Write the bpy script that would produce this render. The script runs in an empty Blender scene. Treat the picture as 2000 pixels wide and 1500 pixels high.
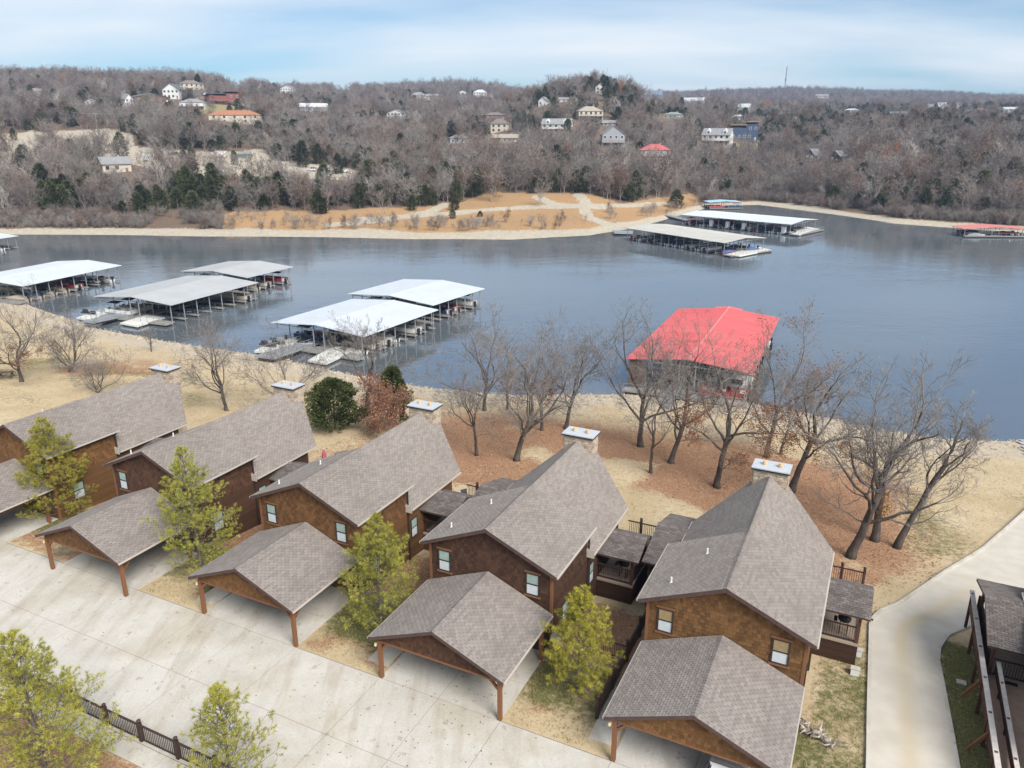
import bpy, bmesh, math, random
import numpy as np
from mathutils import Vector, Matrix, noise as mnoise

# ------------------------------------------------------------------ camera, sky, sun, exposure
sc = bpy.context.scene
R = math.radians
CAM_H = 28.0
F = 1490.0                       # focal length in pixels of the 2000 px wide photograph
PITCH = math.atan2(500.0, F)     # camera looks 18.5 degrees down
cam_d = bpy.data.cameras.new('camera'); cam = bpy.data.objects.new('camera', cam_d)
sc.collection.objects.link(cam); sc.camera = cam
cam.location = (0, 0, CAM_H); cam.rotation_euler = (R(90) - PITCH, 0, 0)
cam_d.sensor_width = 36; cam_d.lens = 36 * F / 2000; cam_d.clip_start = 0.5; cam_d.clip_end = 9000

SUN_EL, SUN_AZ = 44.0, 148.0     # azimuth clockwise from the view direction
world = bpy.data.worlds.new('World'); sc.world = world; world.use_nodes = True
wt = world.node_tree; wt.nodes.clear()
def wn(t, **k):
    n = wt.nodes.new(t)
    for a, b in k.items(): setattr(n, a, b)
    return n
sky = wn('ShaderNodeTexSky', sky_type='NISHITA', sun_disc=False)
sky.sun_elevation = R(SUN_EL); sky.sun_rotation = R(SUN_AZ); sky.air_density = 1.0; sky.dust_density = 0.15; sky.ozone_density = 1.5; sky.altitude = 900
tcw = wn('ShaderNodeTexCoord')
sep = wn('ShaderNodeSeparateXYZ'); wt.links.new(tcw.outputs['Generated'], sep.inputs[0])
def wmath(op, a, b=None):
    n = wn('ShaderNodeMath', operation=op)
    for i, v in enumerate((a, b)):
        if v is None: continue
        if isinstance(v, (int, float)): n.inputs[i].default_value = v
        else: wt.links.new(v, n.inputs[i])
    return n.outputs[0]
zz = wmath('ADD', wmath('MAXIMUM', sep.outputs[2], 0.0), 0.10)
cx = wmath('DIVIDE', sep.outputs[0], zz); cy = wmath('DIVIDE', sep.outputs[1], zz)
comb = wn('ShaderNodeCombineXYZ'); wt.links.new(cx, comb.inputs[0]); wt.links.new(cy, comb.inputs[1])
mp = wn('ShaderNodeMapping'); mp.inputs['Rotation'].default_value = (0, 0, R(-14)); mp.inputs['Scale'].default_value = (0.17, 0.30, 1); mp.inputs['Location'].default_value = (6.1, 3.1, 0)
wt.links.new(comb.outputs[0], mp.inputs[0])
n1 = wn('ShaderNodeTexNoise'); n1.inputs['Scale'].default_value = 1.0; n1.inputs['Detail'].default_value = 6; n1.inputs['Roughness'].default_value = 0.48; n1.inputs['Distortion'].default_value = 0.25
wt.links.new(mp.outputs[0], n1.inputs['Vector'])
cr = wn('ShaderNodeValToRGB'); cr.color_ramp.elements[0].position = 0.41; cr.color_ramp.elements[1].position = 0.61
cr.color_ramp.elements[0].color = (0.06, 0.06, 0.06, 1); cr.color_ramp.elements[1].color = (0.92, 0.92, 0.92, 1)
wt.links.new(n1.outputs[0], cr.inputs[0])
mixw = wn('ShaderNodeMix', data_type='RGBA')
wt.links.new(cr.outputs[0], mixw.inputs[0]); tint = wn('ShaderNodeMix', data_type='RGBA', blend_type='MULTIPLY'); tint.inputs[0].default_value = 1; tint.inputs[7].default_value = (.40, .575, .68, 1); wt.links.new(sky.outputs[0], tint.inputs[6]); wt.links.new(tint.outputs[2], mixw.inputs[6]); mixw.inputs[7].default_value = (6.2, 6.4, 6.5, 1)
bgw = wn('ShaderNodeBackground'); bgw.inputs[1].default_value = 0.058
wt.links.new(mixw.outputs[2], bgw.inputs[0])
wo = wn('ShaderNodeOutputWorld'); wt.links.new(bgw.outputs[0], wo.inputs[0])

sl = bpy.data.lights.new('sun', 'SUN'); sun = bpy.data.objects.new('sun', sl); sc.collection.objects.link(sun)
sl.energy = 1.8; sl.angle = R(30); sl.color = (1.0, 0.965, 0.91)
_d = Vector((math.sin(R(SUN_AZ)) * math.cos(R(SUN_EL)), math.cos(R(SUN_AZ)) * math.cos(R(SUN_EL)), math.sin(R(SUN_EL))))
sun.rotation_euler = (-_d).to_track_quat('-Z', 'Y').to_euler(); sun.location = _d * 200
sc.view_settings.view_transform = 'Standard'; sc.view_settings.look = 'None'; sc.view_settings.gamma = 1.0
sc.view_settings.exposure = 1.55
sc.render.engine = 'CYCLES'; sc.cycles.max_bounces = 6; sc.cycles.use_denoising = True
sc.cycles.volume_bounces = 0

# ------------------------------------------------------------------ geometry of the place
CP, SP = math.cos(PITCH), math.sin(PITCH)
A = R(25.95)                                  # the row of houses is turned by this much
UX, UY = math.sin(A), math.cos(A)             # u: towards the lake; v: along the row, to the right
VX, VY = math.cos(A), -math.sin(A)
ZW = -6.0                                     # lake level (driveway = 0)
def W(u, v): return (u * UX + v * VX, u * UY + v * VY)
def UV(x, y): return (x * UX + y * UY, x * VX + y * VY)
def ray(px, py):
    X = (px - 1000) / F; Y = -(py - 750) / F
    return X, CP + Y * SP, -SP + Y * CP
def gp(px, py, z=0.0):
    x, y, q = ray(px, py); t = (z - CAM_H) / q
    return x * t, y * t
def proj(x, y, z):
    z = z - CAM_H; d = y * CP - z * SP
    return 1000 + F * x / d, 750 - F * (y * SP + z * CP) / d, d
SH_V = [-260, -170, -126, -105.7, -89.2, -80.4, -65.8, -52.9, -42.3, -28.2, -20.3, -10.8, -4.5, 1.4, 9.5, 17.4, 60, 120]
SH_U = [112, 97.4, 86.7, 85.8, 86.4, 86.0, 84.5, 84.5, 86.8, 94.1, 96.1, 97.7, 96.7, 94.6, 95.0, 98.2, 112, 130]
def near_h(x, y):
    u = x * UX + y * UY; v = x * VX + y * VY
    us = np.interp(v, SH_V, SH_U)
    t = (u - 33.0) / (us - 33.0)
    z = np.where(t <= 0, 0.0, np.where(t < 1, ZW * np.power(np.clip(t, 0, 1), 1.08), ZW - 0.16 * (u - us)))
    return z
def nh(x, y): return float(near_h(np.float64(x), np.float64(y)))
def pix_near(px, py):
    x, y, q = ray(px, py); t = 20.0
    while t < 140:
        if CAM_H + q * t <= nh(x * t, y * t): break
        t += 0.1
    return x * t, y * t, nh(x * t, y * t)
# far land: for image columns, pairs of (distance, image row where the bare ground shows)
FAR = {
 -500: [(330,400),(420,340),(520,290),(640,240),(760,205),(900,172),(1050,155),(1300,165),(2200,190),(3400,200)],
 0:    [(320,408),(380,350),(450,308),(540,265),(650,220),(760,190),(880,165),(980,153),(1300,168),(2200,190),(3400,200)],
 350:  [(300,412),(350,350),(400,318),(450,297),(540,252),(640,208),(740,184),(850,168),(980,166),(1300,180),(2200,192),(3400,200)],
 700:  [(300,425),(350,376),(420,330),(500,290),(620,252),(760,227),(900,207),(1100,190),(1300,181),(1600,192),(2200,195),(3400,200)],
 900:  [(300,425),(350,370),(420,322),(500,287),(600,257),(740,232),(900,212),(1100,192),(1300,171),(1600,182),(2200,195),(3400,200)],
 1150: [(300,415),(340,376),(390,332),(440,292),(500,257),(570,217),(640,181),(700,175),(800,188),(1300,210),(1700,205),(2200,192),(3400,200)],
 1350: [(370,394),(420,352),(470,312),(530,279),(600,247),(700,224),(820,216),(1100,222),(1500,213),(2000,187),(2600,192),(3400,200)],
 1550: [(380,402),(430,366),(480,335),(540,302),(620,274),(720,251),(850,233),(1000,223),(1300,214),(1700,198),(2100,181),(2600,188),(3400,200)],
 1750: [(345,420),(390,376),(440,337),(500,303),(600,270),(750,244),(900,231),(1100,222),(1500,211),(2000,191),(2400,188),(3400,200)],
 2000: [(310,430),(390,365),(450,323),(520,292),(620,266),(760,244),(900,229),(1100,219),(1500,210),(2000,200),(2400,198),(3400,204)],
 2600: [(310,430),(390,365),(450,323),(520,292),(620,266),(760,244),(900,229),(1100,219),(1500,210),(2000,200),(2400,198),(3400,204)],
}
FSH = [(-260,265),(-172.4,259.6),(-101.5,254.5),(-33.1,248.3),(0,247.1),(25.6,257),(41.9,274.7),(57.1,298.3),(78,334),(94.4,359.4),(114.8,364.4),(130.4,330.2),(143.8,290),(163,273.3),(174.9,263.5),(260,250)]
SH_PX = [1000 + 1571.7 * x / y for x, y in FSH]; SH_D = [math.hypot(x, y) for x, y in FSH]
def shore_d(px): return np.interp(px, SH_PX, SH_D)
FCOL = sorted(FAR); DN = np.concatenate([np.arange(200, 700, 6.0), np.arange(700, 3420, 20.0)])
def row_z(px, D, py):
    az = math.atan((px - 1000) / 1571.7); y = D * math.cos(az); k = (750 - py) / F
    return CAM_H + y * (k * CP - SP) / (CP + k * SP)
_tab = []
for c in FCOL:
    ds = float(shore_d(c)); xs = [ds - 60, ds - 8, ds, ds + 14]; zs = [ZW - 4, ZW - 0.8, ZW, ZW + 1.3]
    for D, py in FAR[c]:
        if D > ds + 30: xs.append(D); zs.append(row_z(c, D, py))
    _tab.append((np.array(xs) - ds, np.array(zs), ds))
def far_h(x, y):
    x = np.asarray(x, float); y = np.asarray(y, float)
    D = np.hypot(x, y); px = np.clip(1000 + 1571.7 * x / np.maximum(y, 1), -499, 2599)
    ds = shore_d(px)
    cols = np.array(FCOL); i = np.clip(np.searchsorted(cols, px) - 1, 0, len(cols) - 2)
    t = (px - cols[i]) / (cols[i + 1] - cols[i]); t = t * t * (3 - 2 * t)
    Z = np.stack([np.interp(np.where(D - ds < 60, D - ds, D - np.where(D - ds < 200, ds + (a[2] - ds) * (D - ds - 60) / 140, a[2])), a[0], a[1]) for a in _tab])
    j = np.arange(len(px.ravel()))
    Zf = Z.reshape(len(_tab), -1); i = i.ravel(); t = t.ravel()
    z = Zf[i, j] * (1 - t) + Zf[i + 1, j] * t
    return z.reshape(x.shape)
def fh(x, y): return float(far_h(np.array([x]), np.array([y]))[0])
def pix_far(px, py, dmax=2600):
    x, y, q = ray(px, py); h = math.hypot(x, y)
    Ds = np.arange(258, dmax, 1.5); xs = x / h * Ds; ys = y / h * Ds; zr = CAM_H + q / h * Ds
    k = np.nonzero(far_h(xs, ys) >= zr)[0]
    i = k[0] if len(k) else len(Ds) - 1
    return float(xs[i]), float(ys[i]), float(far_h(xs[i:i+1], ys[i:i+1])[0]), float(Ds[i])

# ------------------------------------------------------------------ helpers
col = sc.collection
class MB:
    def __init__(s): s.v = []; s.f = []
    def poly(s, pts):
        n = len(s.v); s.v += [tuple(p) for p in pts]; s.f.append(tuple(range(n, n + len(pts)))); return s
    def box(s, x0, y0, z0, x1, y1, z1):
        n = len(s.v)
        s.v += [(x0,y0,z0),(x1,y0,z0),(x1,y1,z0),(x0,y1,z0),(x0,y0,z1),(x1,y0,z1),(x1,y1,z1),(x0,y1,z1)]
        s.f += [tuple(n + i for i in q) for q in ((3,2,1,0),(4,5,6,7),(0,1,5,4),(1,2,6,5),(2,3,7,6),(3,0,4,7))]; return s
    def prism(s, pts, d):          # closed polygon pts extruded by vector d
        n = len(s.v); k = len(pts)
        s.v += [tuple(p) for p in pts] + [(p[0]+d[0], p[1]+d[1], p[2]+d[2]) for p in pts]
        s.f.append(tuple(n + i for i in range(k))); s.f.append(tuple(n + k + i for i in reversed(range(k))))
        for i in range(k):
            j = (i + 1) % k; s.f.append((n + j, n + i, n + k + i, n + k + j))
        return s
    def tube(s, pts, rads, n=6, cap=True):
        pts = [Vector(p) for p in pts]; base = len(s.v); m = len(pts)
        for i, p in enumerate(pts):
            t = (pts[min(i + 1, m - 1)] - pts[max(i - 1, 0)])
            if t.length < 1e-9: t = Vector((0, 0, 1))
            t.normalize()
            a = t.cross(Vector((0, 0, 1)) if abs(t.z) < 0.9 else Vector((1, 0, 0))).normalized(); b = t.cross(a)
            for k in range(n):
                w = 2 * math.pi * k / n; q = p + (a * math.cos(w) + b * math.sin(w)) * rads[i]
                s.v.append((q.x, q.y, q.z))
        for i in range(m - 1):
            for k in range(n):
                k2 = (k + 1) % n
                s.f.append((base + i*n + k, base + i*n + k2, base + (i+1)*n + k2, base + (i+1)*n + k))
        if cap:
            s.f.append(tuple(base + k for k in reversed(range(n)))); s.f.append(tuple(base + (m-1)*n + k for k in range(n)))
        return s
    def bar(s, p, q, w, h=None):     # rectangular bar from p to q
        h = h or w; p = Vector(p); q = Vector(q); t = (q - p).normalized()
        a = t.cross(Vector((0, 0, 1)) if abs(t.z) < 0.95 else Vector((0, 1, 0))).normalized() * (w / 2); b = a.cross(t).normalized() * (h / 2)
        n = len(s.v)
        for c in (p, q):
            for e in (-a - b, a - b, a + b, -a + b): s.v.append(tuple(c + e))
        s.f += [tuple(n + i for i in k) for k in ((3,2,1,0),(4,5,6,7),(0,1,5,4),(1,2,6,5),(2,3,7,6),(3,0,4,7))]; return s
    def mesh(s, name):
        me = bpy.data.meshes.new(name); me.from_pydata(s.v, [], s.f); me.update(); return me
    def build(s, name, mat, parent=None, smooth=False, **k):
        return link(name, s.mesh(name), mat, parent, smooth, **k)
def link(name, me, mat, parent=None, smooth=False, label=None, cat=None, group=None, kind=None, loc=None, rot=None, scale=None):
    o = bpy.data.objects.new(name, me); col.objects.link(o)
    if mat is not None and me is not None and not me.materials: me.materials.append(mat)
    if smooth: me.polygons.foreach_set('use_smooth', [True] * len(me.polygons))
    if parent: o.parent = parent
    tag(o, label, cat, group, kind)
    if loc: o.location = loc
    if rot is not None: o.rotation_euler = rot if not isinstance(rot, (int, float)) else (0, 0, rot)
    if scale is not None: o.scale = scale if not isinstance(scale, (int, float)) else (scale,) * 3
    return o
def tag(o, label=None, cat=None, group=None, kind=None):
    if label: o['label'] = label
    if cat: o['category'] = cat
    if group: o['group'] = group
    if kind: o['kind'] = kind
    return o
def empty(name, loc, rz=0, label=None, cat=None, group=None):
    o = bpy.data.objects.new(name, None); col.objects.link(o); o.location = loc; o.rotation_euler = (0, 0, rz)
    return tag(o, label, cat, group)
_ubox = MB().box(-.5, -.5, -.5, .5, .5, .5).mesh('unit_box')
_umesh = {}
def ubox(name, mat, parent, x0, y0, z0, x1, y1, z1, **k):      # axis box, shares one mesh per material
    if mat.name not in _umesh:
        m = _ubox.copy(); m.materials.append(mat); _umesh[mat.name] = m
    return link(name, _umesh[mat.name], None, parent, loc=((x0+x1)/2, (y0+y1)/2, (z0+z1)/2), scale=(abs(x1-x0), abs(y1-y0), abs(z1-z0)), **k)

# ------------------------------------------------------------------ materials
MATS = {}
def mat(name, base, rough=0.8, spec=0.3, metal=0.0, var=0.0, nscale=3.0, bump=0.0, bscale=20.0, stretch=None, col2=None, island=0.0, orand=0.0, thresh=None, ior=None, coords='Object', trans=0.0):
    if name in MATS: return MATS[name]
    m = bpy.data.materials.new(name); m.use_nodes = True; nt = m.node_tree; b = nt.nodes['Principled BSDF']
    b.inputs['Roughness'].default_value = rough; b.inputs['Specular IOR Level'].default_value = spec; b.inputs['Metallic'].default_value = metal
    if ior: b.inputs['IOR'].default_value = ior
    tc = nt.nodes.new('ShaderNodeTexCoord'); vec = nt.nodes.new('ShaderNodeNewGeometry').outputs['Position'] if coords == 'World' else tc.outputs[coords]
    if stretch:
        mpn = nt.nodes.new('ShaderNodeMapping'); mpn.inputs['Scale'].default_value = stretch; nt.links.new(vec, mpn.inputs[0]); vec = mpn.outputs[0]
    last = None
    c1 = tuple(base) + (1,)
    if col2 is not None or var > 0:
        nz = nt.nodes.new('ShaderNodeTexNoise'); nz.inputs['Scale'].default_value = nscale; nz.inputs['Detail'].default_value = 6; nz.inputs['Roughness'].default_value = 0.62
        nt.links.new(vec, nz.inputs['Vector'])
        rp = nt.nodes.new('ShaderNodeValToRGB'); lo, hi = thresh or (0.35, 0.65)
        rp.color_ramp.elements[0].position = lo; rp.color_ramp.elements[1].position = hi
        if col2 is not None: ca, cb = c1, tuple(col2) + (1,)
        else: ca = tuple(x * (1 - var) for x in base) + (1,); cb = tuple(min(1, x * (1 + var)) for x in base) + (1,)
        rp.color_ramp.elements[0].color = ca; rp.color_ramp.elements[1].color = cb
        nt.links.new(nz.outputs[0], rp.inputs[0]); last = rp.outputs[0]
    def scale_by(src, amount, last):
        mr = nt.nodes.new('ShaderNodeMapRange'); mr.inputs[3].default_value = 1 - amount; mr.inputs[4].default_value = 1 + amount
        nt.links.new(src, mr.inputs[0])
        mx = nt.nodes.new('ShaderNodeMix'); mx.data_type = 'RGBA'; mx.blend_type = 'MULTIPLY'; mx.inputs[0].default_value = 1
        if last is None: mx.inputs[6].default_value = c1
        else: nt.links.new(last, mx.inputs[6])
        nt.links.new(mr.outputs[0], mx.inputs[7]); return mx.outputs[2]
    if island: 
        g = nt.nodes.new('ShaderNodeNewGeometry'); last = scale_by(g.outputs['Random Per Island'], island, last)
    if orand:
        oi = nt.nodes.new('ShaderNodeObjectInfo'); last = scale_by(oi.outputs['Random'], orand, last)
    if last is None: b.inputs['Base Color'].default_value = c1
    else: nt.links.new(last, b.inputs['Base Color'])
    if bump:
        nb = nt.nodes.new('ShaderNodeTexNoise'); nb.inputs['Scale'].default_value = bscale; nb.inputs['Detail'].default_value = 5
        nt.links.new(vec, nb.inputs['Vector'])
        bp = nt.nodes.new('ShaderNodeBump'); bp.inputs['Strength'].default_value = bump; bp.inputs['Distance'].default_value = 0.05
        nt.links.new(nb.outputs[0], bp.inputs['Height']); nt.links.new(bp.outputs[0], b.inputs['Normal'])
    MATS[name] = m; return m
def leafmat(name, ca, cb, orand=0.25, island=0.35, nscale=0.6):
    m = mat(name, ca, rough=0.75, spec=0.15, col2=cb, nscale=nscale, island=island, orand=orand)
    nt = m.node_tree; b = nt.nodes['Principled BSDF']
    tr = nt.nodes.new('ShaderNodeBsdfTranslucent'); ms = nt.nodes.new('ShaderNodeMixShader'); ms.inputs[0].default_value = 0.25
    src = b.inputs['Base Color'].links[0].from_socket; nt.links.new(src, tr.inputs[0])
    nt.links.new(b.outputs[0], ms.inputs[1]); nt.links.new(tr.outputs[0], ms.inputs[2])
    nt.links.new(ms.outputs[0], nt.nodes['Material Output'].inputs[0]); return m

# ------------------------------------------------------------------ ground
def smooth(a, b, x): t = np.clip((x - a) / (b - a), 0, 1); return t * t * (3 - 2 * t)
_rng = np.random.default_rng(7)
def vnoise(x, y, s, seed=0):      # value noise on arrays, smooth
    x = np.asarray(x, float) / s + seed * 17.3; y = np.asarray(y, float) / s + seed * 9.1
    xi = np.floor(x).astype(int); yi = np.floor(y).astype(int); fx = x - xi; fy = y - yi
    fx = fx * fx * (3 - 2 * fx); fy = fy * fy * (3 - 2 * fy)
    def h(a, b): return (np.sin(a * 127.1 + b * 311.7 + seed * 74.7) * 43758.5453) % 1.0
    return (h(xi, yi) * (1 - fx) + h(xi + 1, yi) * fx) * (1 - fy) + (h(xi, yi + 1) * (1 - fx) + h(xi + 1, yi + 1) * fx) * fy
def fbm(x, y, s, seed=0): return (vnoise(x, y, s, seed) * .5 + vnoise(x, y, s / 2.1, seed + 1) * .3 + vnoise(x, y, s / 4.3, seed + 2) * .2)

def ground_material(name, cols, nscale=1.0):
    # cols: base pair, leaf pair, green pair, sand pair; weights come from the colour attribute "zone"
    m = bpy.data.materials.new(name); m.use_nodes = True; nt = m.node_tree; b = nt.nodes['Principled BSDF']
    b.inputs['Roughness'].default_value = 0.95; b.inputs['Specular IOR Level'].default_value = 0.1
    tc = nt.nodes.new('ShaderNodeTexCoord'); at = nt.nodes.new('ShaderNodeAttribute'); at.attribute_name = 'zone'
    se = nt.nodes.new('ShaderNodeSeparateColor'); nt.links.new(at.outputs['Color'], se.inputs[0])
    def nz(scale, det=6, rough=.65):
        n = nt.nodes.new('ShaderNodeTexNoise'); n.inputs['Scale'].default_value = scale * nscale; n.inputs['Detail'].default_value = det; n.inputs['Roughness'].default_value = rough
        nt.links.new(tc.outputs['Object'], n.inputs['Vector']); return n.outputs[0]
    def ramp(src, lo, hi, a, c):
        r = nt.nodes.new('ShaderNodeValToRGB'); r.color_ramp.elements[0].position = lo; r.color_ramp.elements[1].position = hi
        r.color_ramp.elements[0].color = tuple(a) + (1,); r.color_ramp.elements[1].color = tuple(c) + (1,); nt.links.new(src, r.inputs[0]); return r.outputs[0]
    def mix(f, a, c):
        x = nt.nodes.new('ShaderNodeMix'); x.data_type = 'RGBA'; nt.links.new(f, x.inputs[0]); nt.links.new(a, x.inputs[6]); nt.links.new(c, x.inputs[7]); return x.outputs[2]
    def add(a, k, c, o):       # sharpen weight with noise: clamp((w + (n-.5)*k)*c + o)
        q = nt.nodes.new('ShaderNodeMath'); q.operation = 'MULTIPLY_ADD'; nt.links.new(k, q.inputs[0]); q.inputs[1].default_value = 2.0; nt.links.new(a, q.inputs[2])
        w = nt.nodes.new('ShaderNodeMapRange'); w.inputs[1].default_value = c; w.inputs[2].default_value = o; nt.links.new(q.outputs[0], w.inputs[0]); return w.outputs[0]
    nA = nz(0.22); nB = nz(2.2, 8, .75); nC = nz(7.0, 5, .8)
    base = mix(ramp(nB, .35, .65, (0,0,0), (1,1,1)), ramp(nA, .35, .65, cols[0][0], cols[0][1]), ramp(nC, .3, .7, cols[0][2], cols[0][1]))
    leaf = ramp(nC, .36, .62, cols[1][0], cols[1][1]); green = ramp(nC, .35, .65, cols[2][0], cols[2][1]); sand = ramp(nB, .3, .7, cols[3][0], cols[3][1])
    c = mix(add(se.outputs[0], nB, 1.22, 1.68), base, leaf)
    c = mix(add(se.outputs[1], nB, 1.22, 1.72), c, green)
    c = mix(add(se.outputs[2], nB, 1.25, 1.60), c, sand)
    nt.links.new(c, b.inputs['Base Color'])
    bp = nt.nodes.new('ShaderNodeBump'); bp.inputs['Strength'].default_value = .5; bp.inputs['Distance'].default_value = .08
    nt.links.new(nC, bp.inputs['Height']); nt.links.new(bp.outputs[0], b.inputs['Normal']); return m
def grid_mesh(name, X, Y, Z, zone):
    nr, nc = X.shape; me = bpy.data.meshes.new(name)
    v = np.stack([X, Y, Z], -1).reshape(-1, 3)
    i = np.arange(nr * nc).reshape(nr, nc); f = np.stack([i[:-1, :-1], i[:-1, 1:], i[1:, 1:], i[1:, :-1]], -1).reshape(-1, 4)
    me.vertices.add(len(v)); me.vertices.foreach_set('co', v.ravel()); me.loops.add(f.size); me.loops.foreach_set('vertex_index', f.ravel())
    me.polygons.add(len(f)); me.polygons.foreach_set('loop_start', np.arange(0, f.size, 4)); me.polygons.foreach_set('loop_total', np.full(len(f), 4))
    me.polygons.foreach_set('use_smooth', np.ones(len(f), bool)); me.update(); me.validate()
    a = me.color_attributes.new('zone', 'FLOAT_COLOR', 'POINT')
    zz = np.concatenate([zone.reshape(-1, 3), np.ones((len(v), 1))], 1); a.data.foreach_set('color', zz.ravel().astype(np.float32))
    return me
# near bank: lawns, leaf litter under the oaks, gravelly shore
HOUSES = [(-56.9, -1.9), (-43.52, -0.85), (-30.57, 0.0), (-17.55, 0.0), (-4.53, 0.0), (13.85, 0.0)]    # (v of centre, shift in u)
xs = np.concatenate([np.arange(-240, -90, 2.5), np.arange(-90, 75, .6), np.arange(75, 200, 3.0)]); ys = np.concatenate([np.arange(-140, 14, 6.0), np.arange(14, 125, .6), np.arange(125, 215, 2.0)])
X, Y = np.meshgrid(xs, ys); Z = near_h(X, Y)
U_ = X * UX + Y * UY; V_ = X * VX + Y * VY; us = np.interp(V_, SH_V, SH_U); T = (U_ - 33) / (us - 33)
Z = Z + np.where(U_ > 50, (fbm(X, Y, 9, 3) - .5) * .5 * smooth(50, 58, U_) * smooth(1.0, .86, T), 0)
fb = fbm(X, Y, 12, 5); fb2 = fbm(X, Y, 4, 9)
leaf = smooth(-50, -40, V_) * smooth(8, 2, V_) * smooth(44, 50, U_) * smooth(86, 70, U_) * smooth(.40, .56, fb + .10 * smooth(50, 60, U_) * smooth(76, 66, U_)) * (.55 + .7 * fb2)
leaf = np.maximum(leaf, smooth(6, 3, np.hypot(X + 57, Y - 100)) * .9)          # under the oak on the left
leaf = np.maximum(leaf, .8 * smooth(9, 4, np.hypot(X + 53, Y - 103)) * fb2 * 1.5)
leaf = np.maximum(leaf, smooth(17.9, 17.2, U_) * smooth(-45, -40, V_) * .75)    # mulch bed by the fence
path = smooth(2.2, 1.0, np.abs((V_ + 13.5) - (U_ - 47) * .42)) * smooth(44, 47, U_) * smooth(58, 54, U_)
leaf = leaf * (1 - path)
court = smooth(33.2, 33.8, U_) * smooth(40, 39, U_) * smooth(-60, -58, V_) * smooth(-6, -8, V_)
leaf = np.maximum(leaf, court * .75); leaf = np.maximum(leaf, .62 * smooth(.42, .6, fb2) * smooth(27.3, 28, U_) * smooth(34, 33, U_) * smooth(-62, -60, V_) * smooth(3, 2, V_))
green = np.zeros_like(X)
for vc, du in HOUSES:
    for s in (-1, 1):
        green = np.maximum(green, smooth(2.9, 1.4, np.abs(V_ - (vc + s * 5.6))) * smooth(28.4, 29.8, U_) * smooth(34.5, 33, U_) * (.28 + .9 * fb2))
green = np.maximum(green, smooth(-.4, .2, V_) * smooth(2.8, 2.3, V_) * smooth(30, 33, U_) * smooth(44, 40, U_) * (.15 + .8 * fb2))
green = np.maximum(green, smooth(6, 6.3, V_) * smooth(8.2, 7.8, V_) * smooth(30, 33, U_) * smooth(46, 45.5, U_) * (.65 + .5 * fb2))
green = np.maximum(green, smooth(.45, .75, fb) * .55 * smooth(3, 6, V_) * smooth(52, 56, U_) * smooth(84, 76, U_))
green = np.maximum(green, smooth(.5, .7, fb) * .5 * smooth(46, 52, U_) * smooth(.8, .6, T) * smooth(-60, -70, V_))
sand = smooth(.84, .93, T + (fb2 - .5) * .12); sand = np.maximum(sand, .55 * path)
sand = np.maximum(sand, .42 * smooth(.62, .8, T) * fb * 1.3)
zone = np.stack([leaf, green, sand], -1)
gm = ground_material('dry_lawn', [((.43,.325,.185), (.60,.485,.32), (.28,.205,.115)), ((.19,.095,.055), (.46,.275,.165)), ((.055,.075,.024), (.21,.19,.08)), ((.34,.275,.20), (.58,.495,.375))])
link('ground', grid_mesh('ground', X, Y, Z, zone), gm, kind='structure')

# far bank: hills beyond the lake
az = np.linspace(R(-52), R(52), 420); Ds = np.concatenate([np.arange(205, 420, 2.5), np.geomspace(420, 3400, 150)])
AZ, DD = np.meshgrid(az, Ds); X = DD * np.sin(AZ); Y = DD * np.cos(AZ); Z = far_h(X, Y)
PX = 1000 + F * X / (Y * CP - (Z - CAM_H) * SP); PY = 750 - F * (Y * SP + (Z - CAM_H) * CP) / (Y * CP - (Z - CAM_H) * SP)
rel = DD - shore_d(1000 + 1571.7 * X / Y)
Z = Z + (fbm(X, Y, 30, 11) - .5) * np.clip(rel / 60, 0, 1) * 2.0
def in_poly(px, py, poly):
    px = np.asarray(px); py = np.asarray(py); ins = np.zeros(px.shape, bool); n = len(poly)
    for i in range(n):
        x0, y0 = poly[i]; x1, y1 = poly[(i + 1) % n]
        if y0 == y1: continue
        c = ((y0 > py) != (y1 > py)) & (px < (x1 - x0) * (py - y0) / (y1 - y0) + x0); ins ^= c
    return ins
# clearings seen in the woods (traced on the ground): gravel yard, roads, orange grass at the point, house yards
CLEAR = [[(0,262),(110,255),(215,250),(252,262),(262,288),(330,297),(512,292),(524,312),(705,332),(705,350),(560,348),(400,346),(300,332),(235,312),(92,300),(62,328),(0,328)]]
OPEN = [[(430,445),(436,416),(560,410),(700,408),(840,402),(905,392),(955,374),(1060,376),(1135,378),(1215,396),(1265,390),(1360,376),(1365,398),(1300,440),(1200,465),(430,465)]]
YARD = [[(380,205),(480,200),(560,205),(560,214),(470,216),(400,222)], [(640,215),(700,222),(700,230),(630,228)], [(1035,262),(1110,262),(1110,276),(1035,272)], [(1570,328),(1680,330),(1690,350),(1600,352)], [(1730,330),(1780,332),(1775,345),(1730,345)], [(1620,190),(1700,194),(1740,204),(1650,204)], [(-40,160),(36,160),(30,172),(-40,174)], [(1425,276),(1530,276),(1520,288),(1425,286)]]
gravel = np.zeros_like(X); openm = np.zeros_like(X); yard = np.zeros_like(X)
jx = (fbm(X, Y, 14, 21) - .5) * 26; jy = (fbm(X, Y, 14, 31) - .5) * 9
for p in CLEAR: gravel[in_poly(PX + jx, PY + jy, p)] = 1
for p in OPEN: openm[in_poly(PX + jx * .6, PY + jy * .6, p)] = 1
for p in YARD: yard[in_poly(PX + jx * .5, PY + jy * .5, p)] = 1
PATHS = [[(640,440),(740,432),(840,412),(870,398)], [(700,428),(900,416),(1050,404),(1150,402),(1290,398)], [(1050,384),(1080,398),(1180,405)], [(1130,380),(1150,402)], [(1140,405),(1150,425),(1215,447)], [(250,262),(244,285),(262,296),(420,305),(520,308)]]
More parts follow.
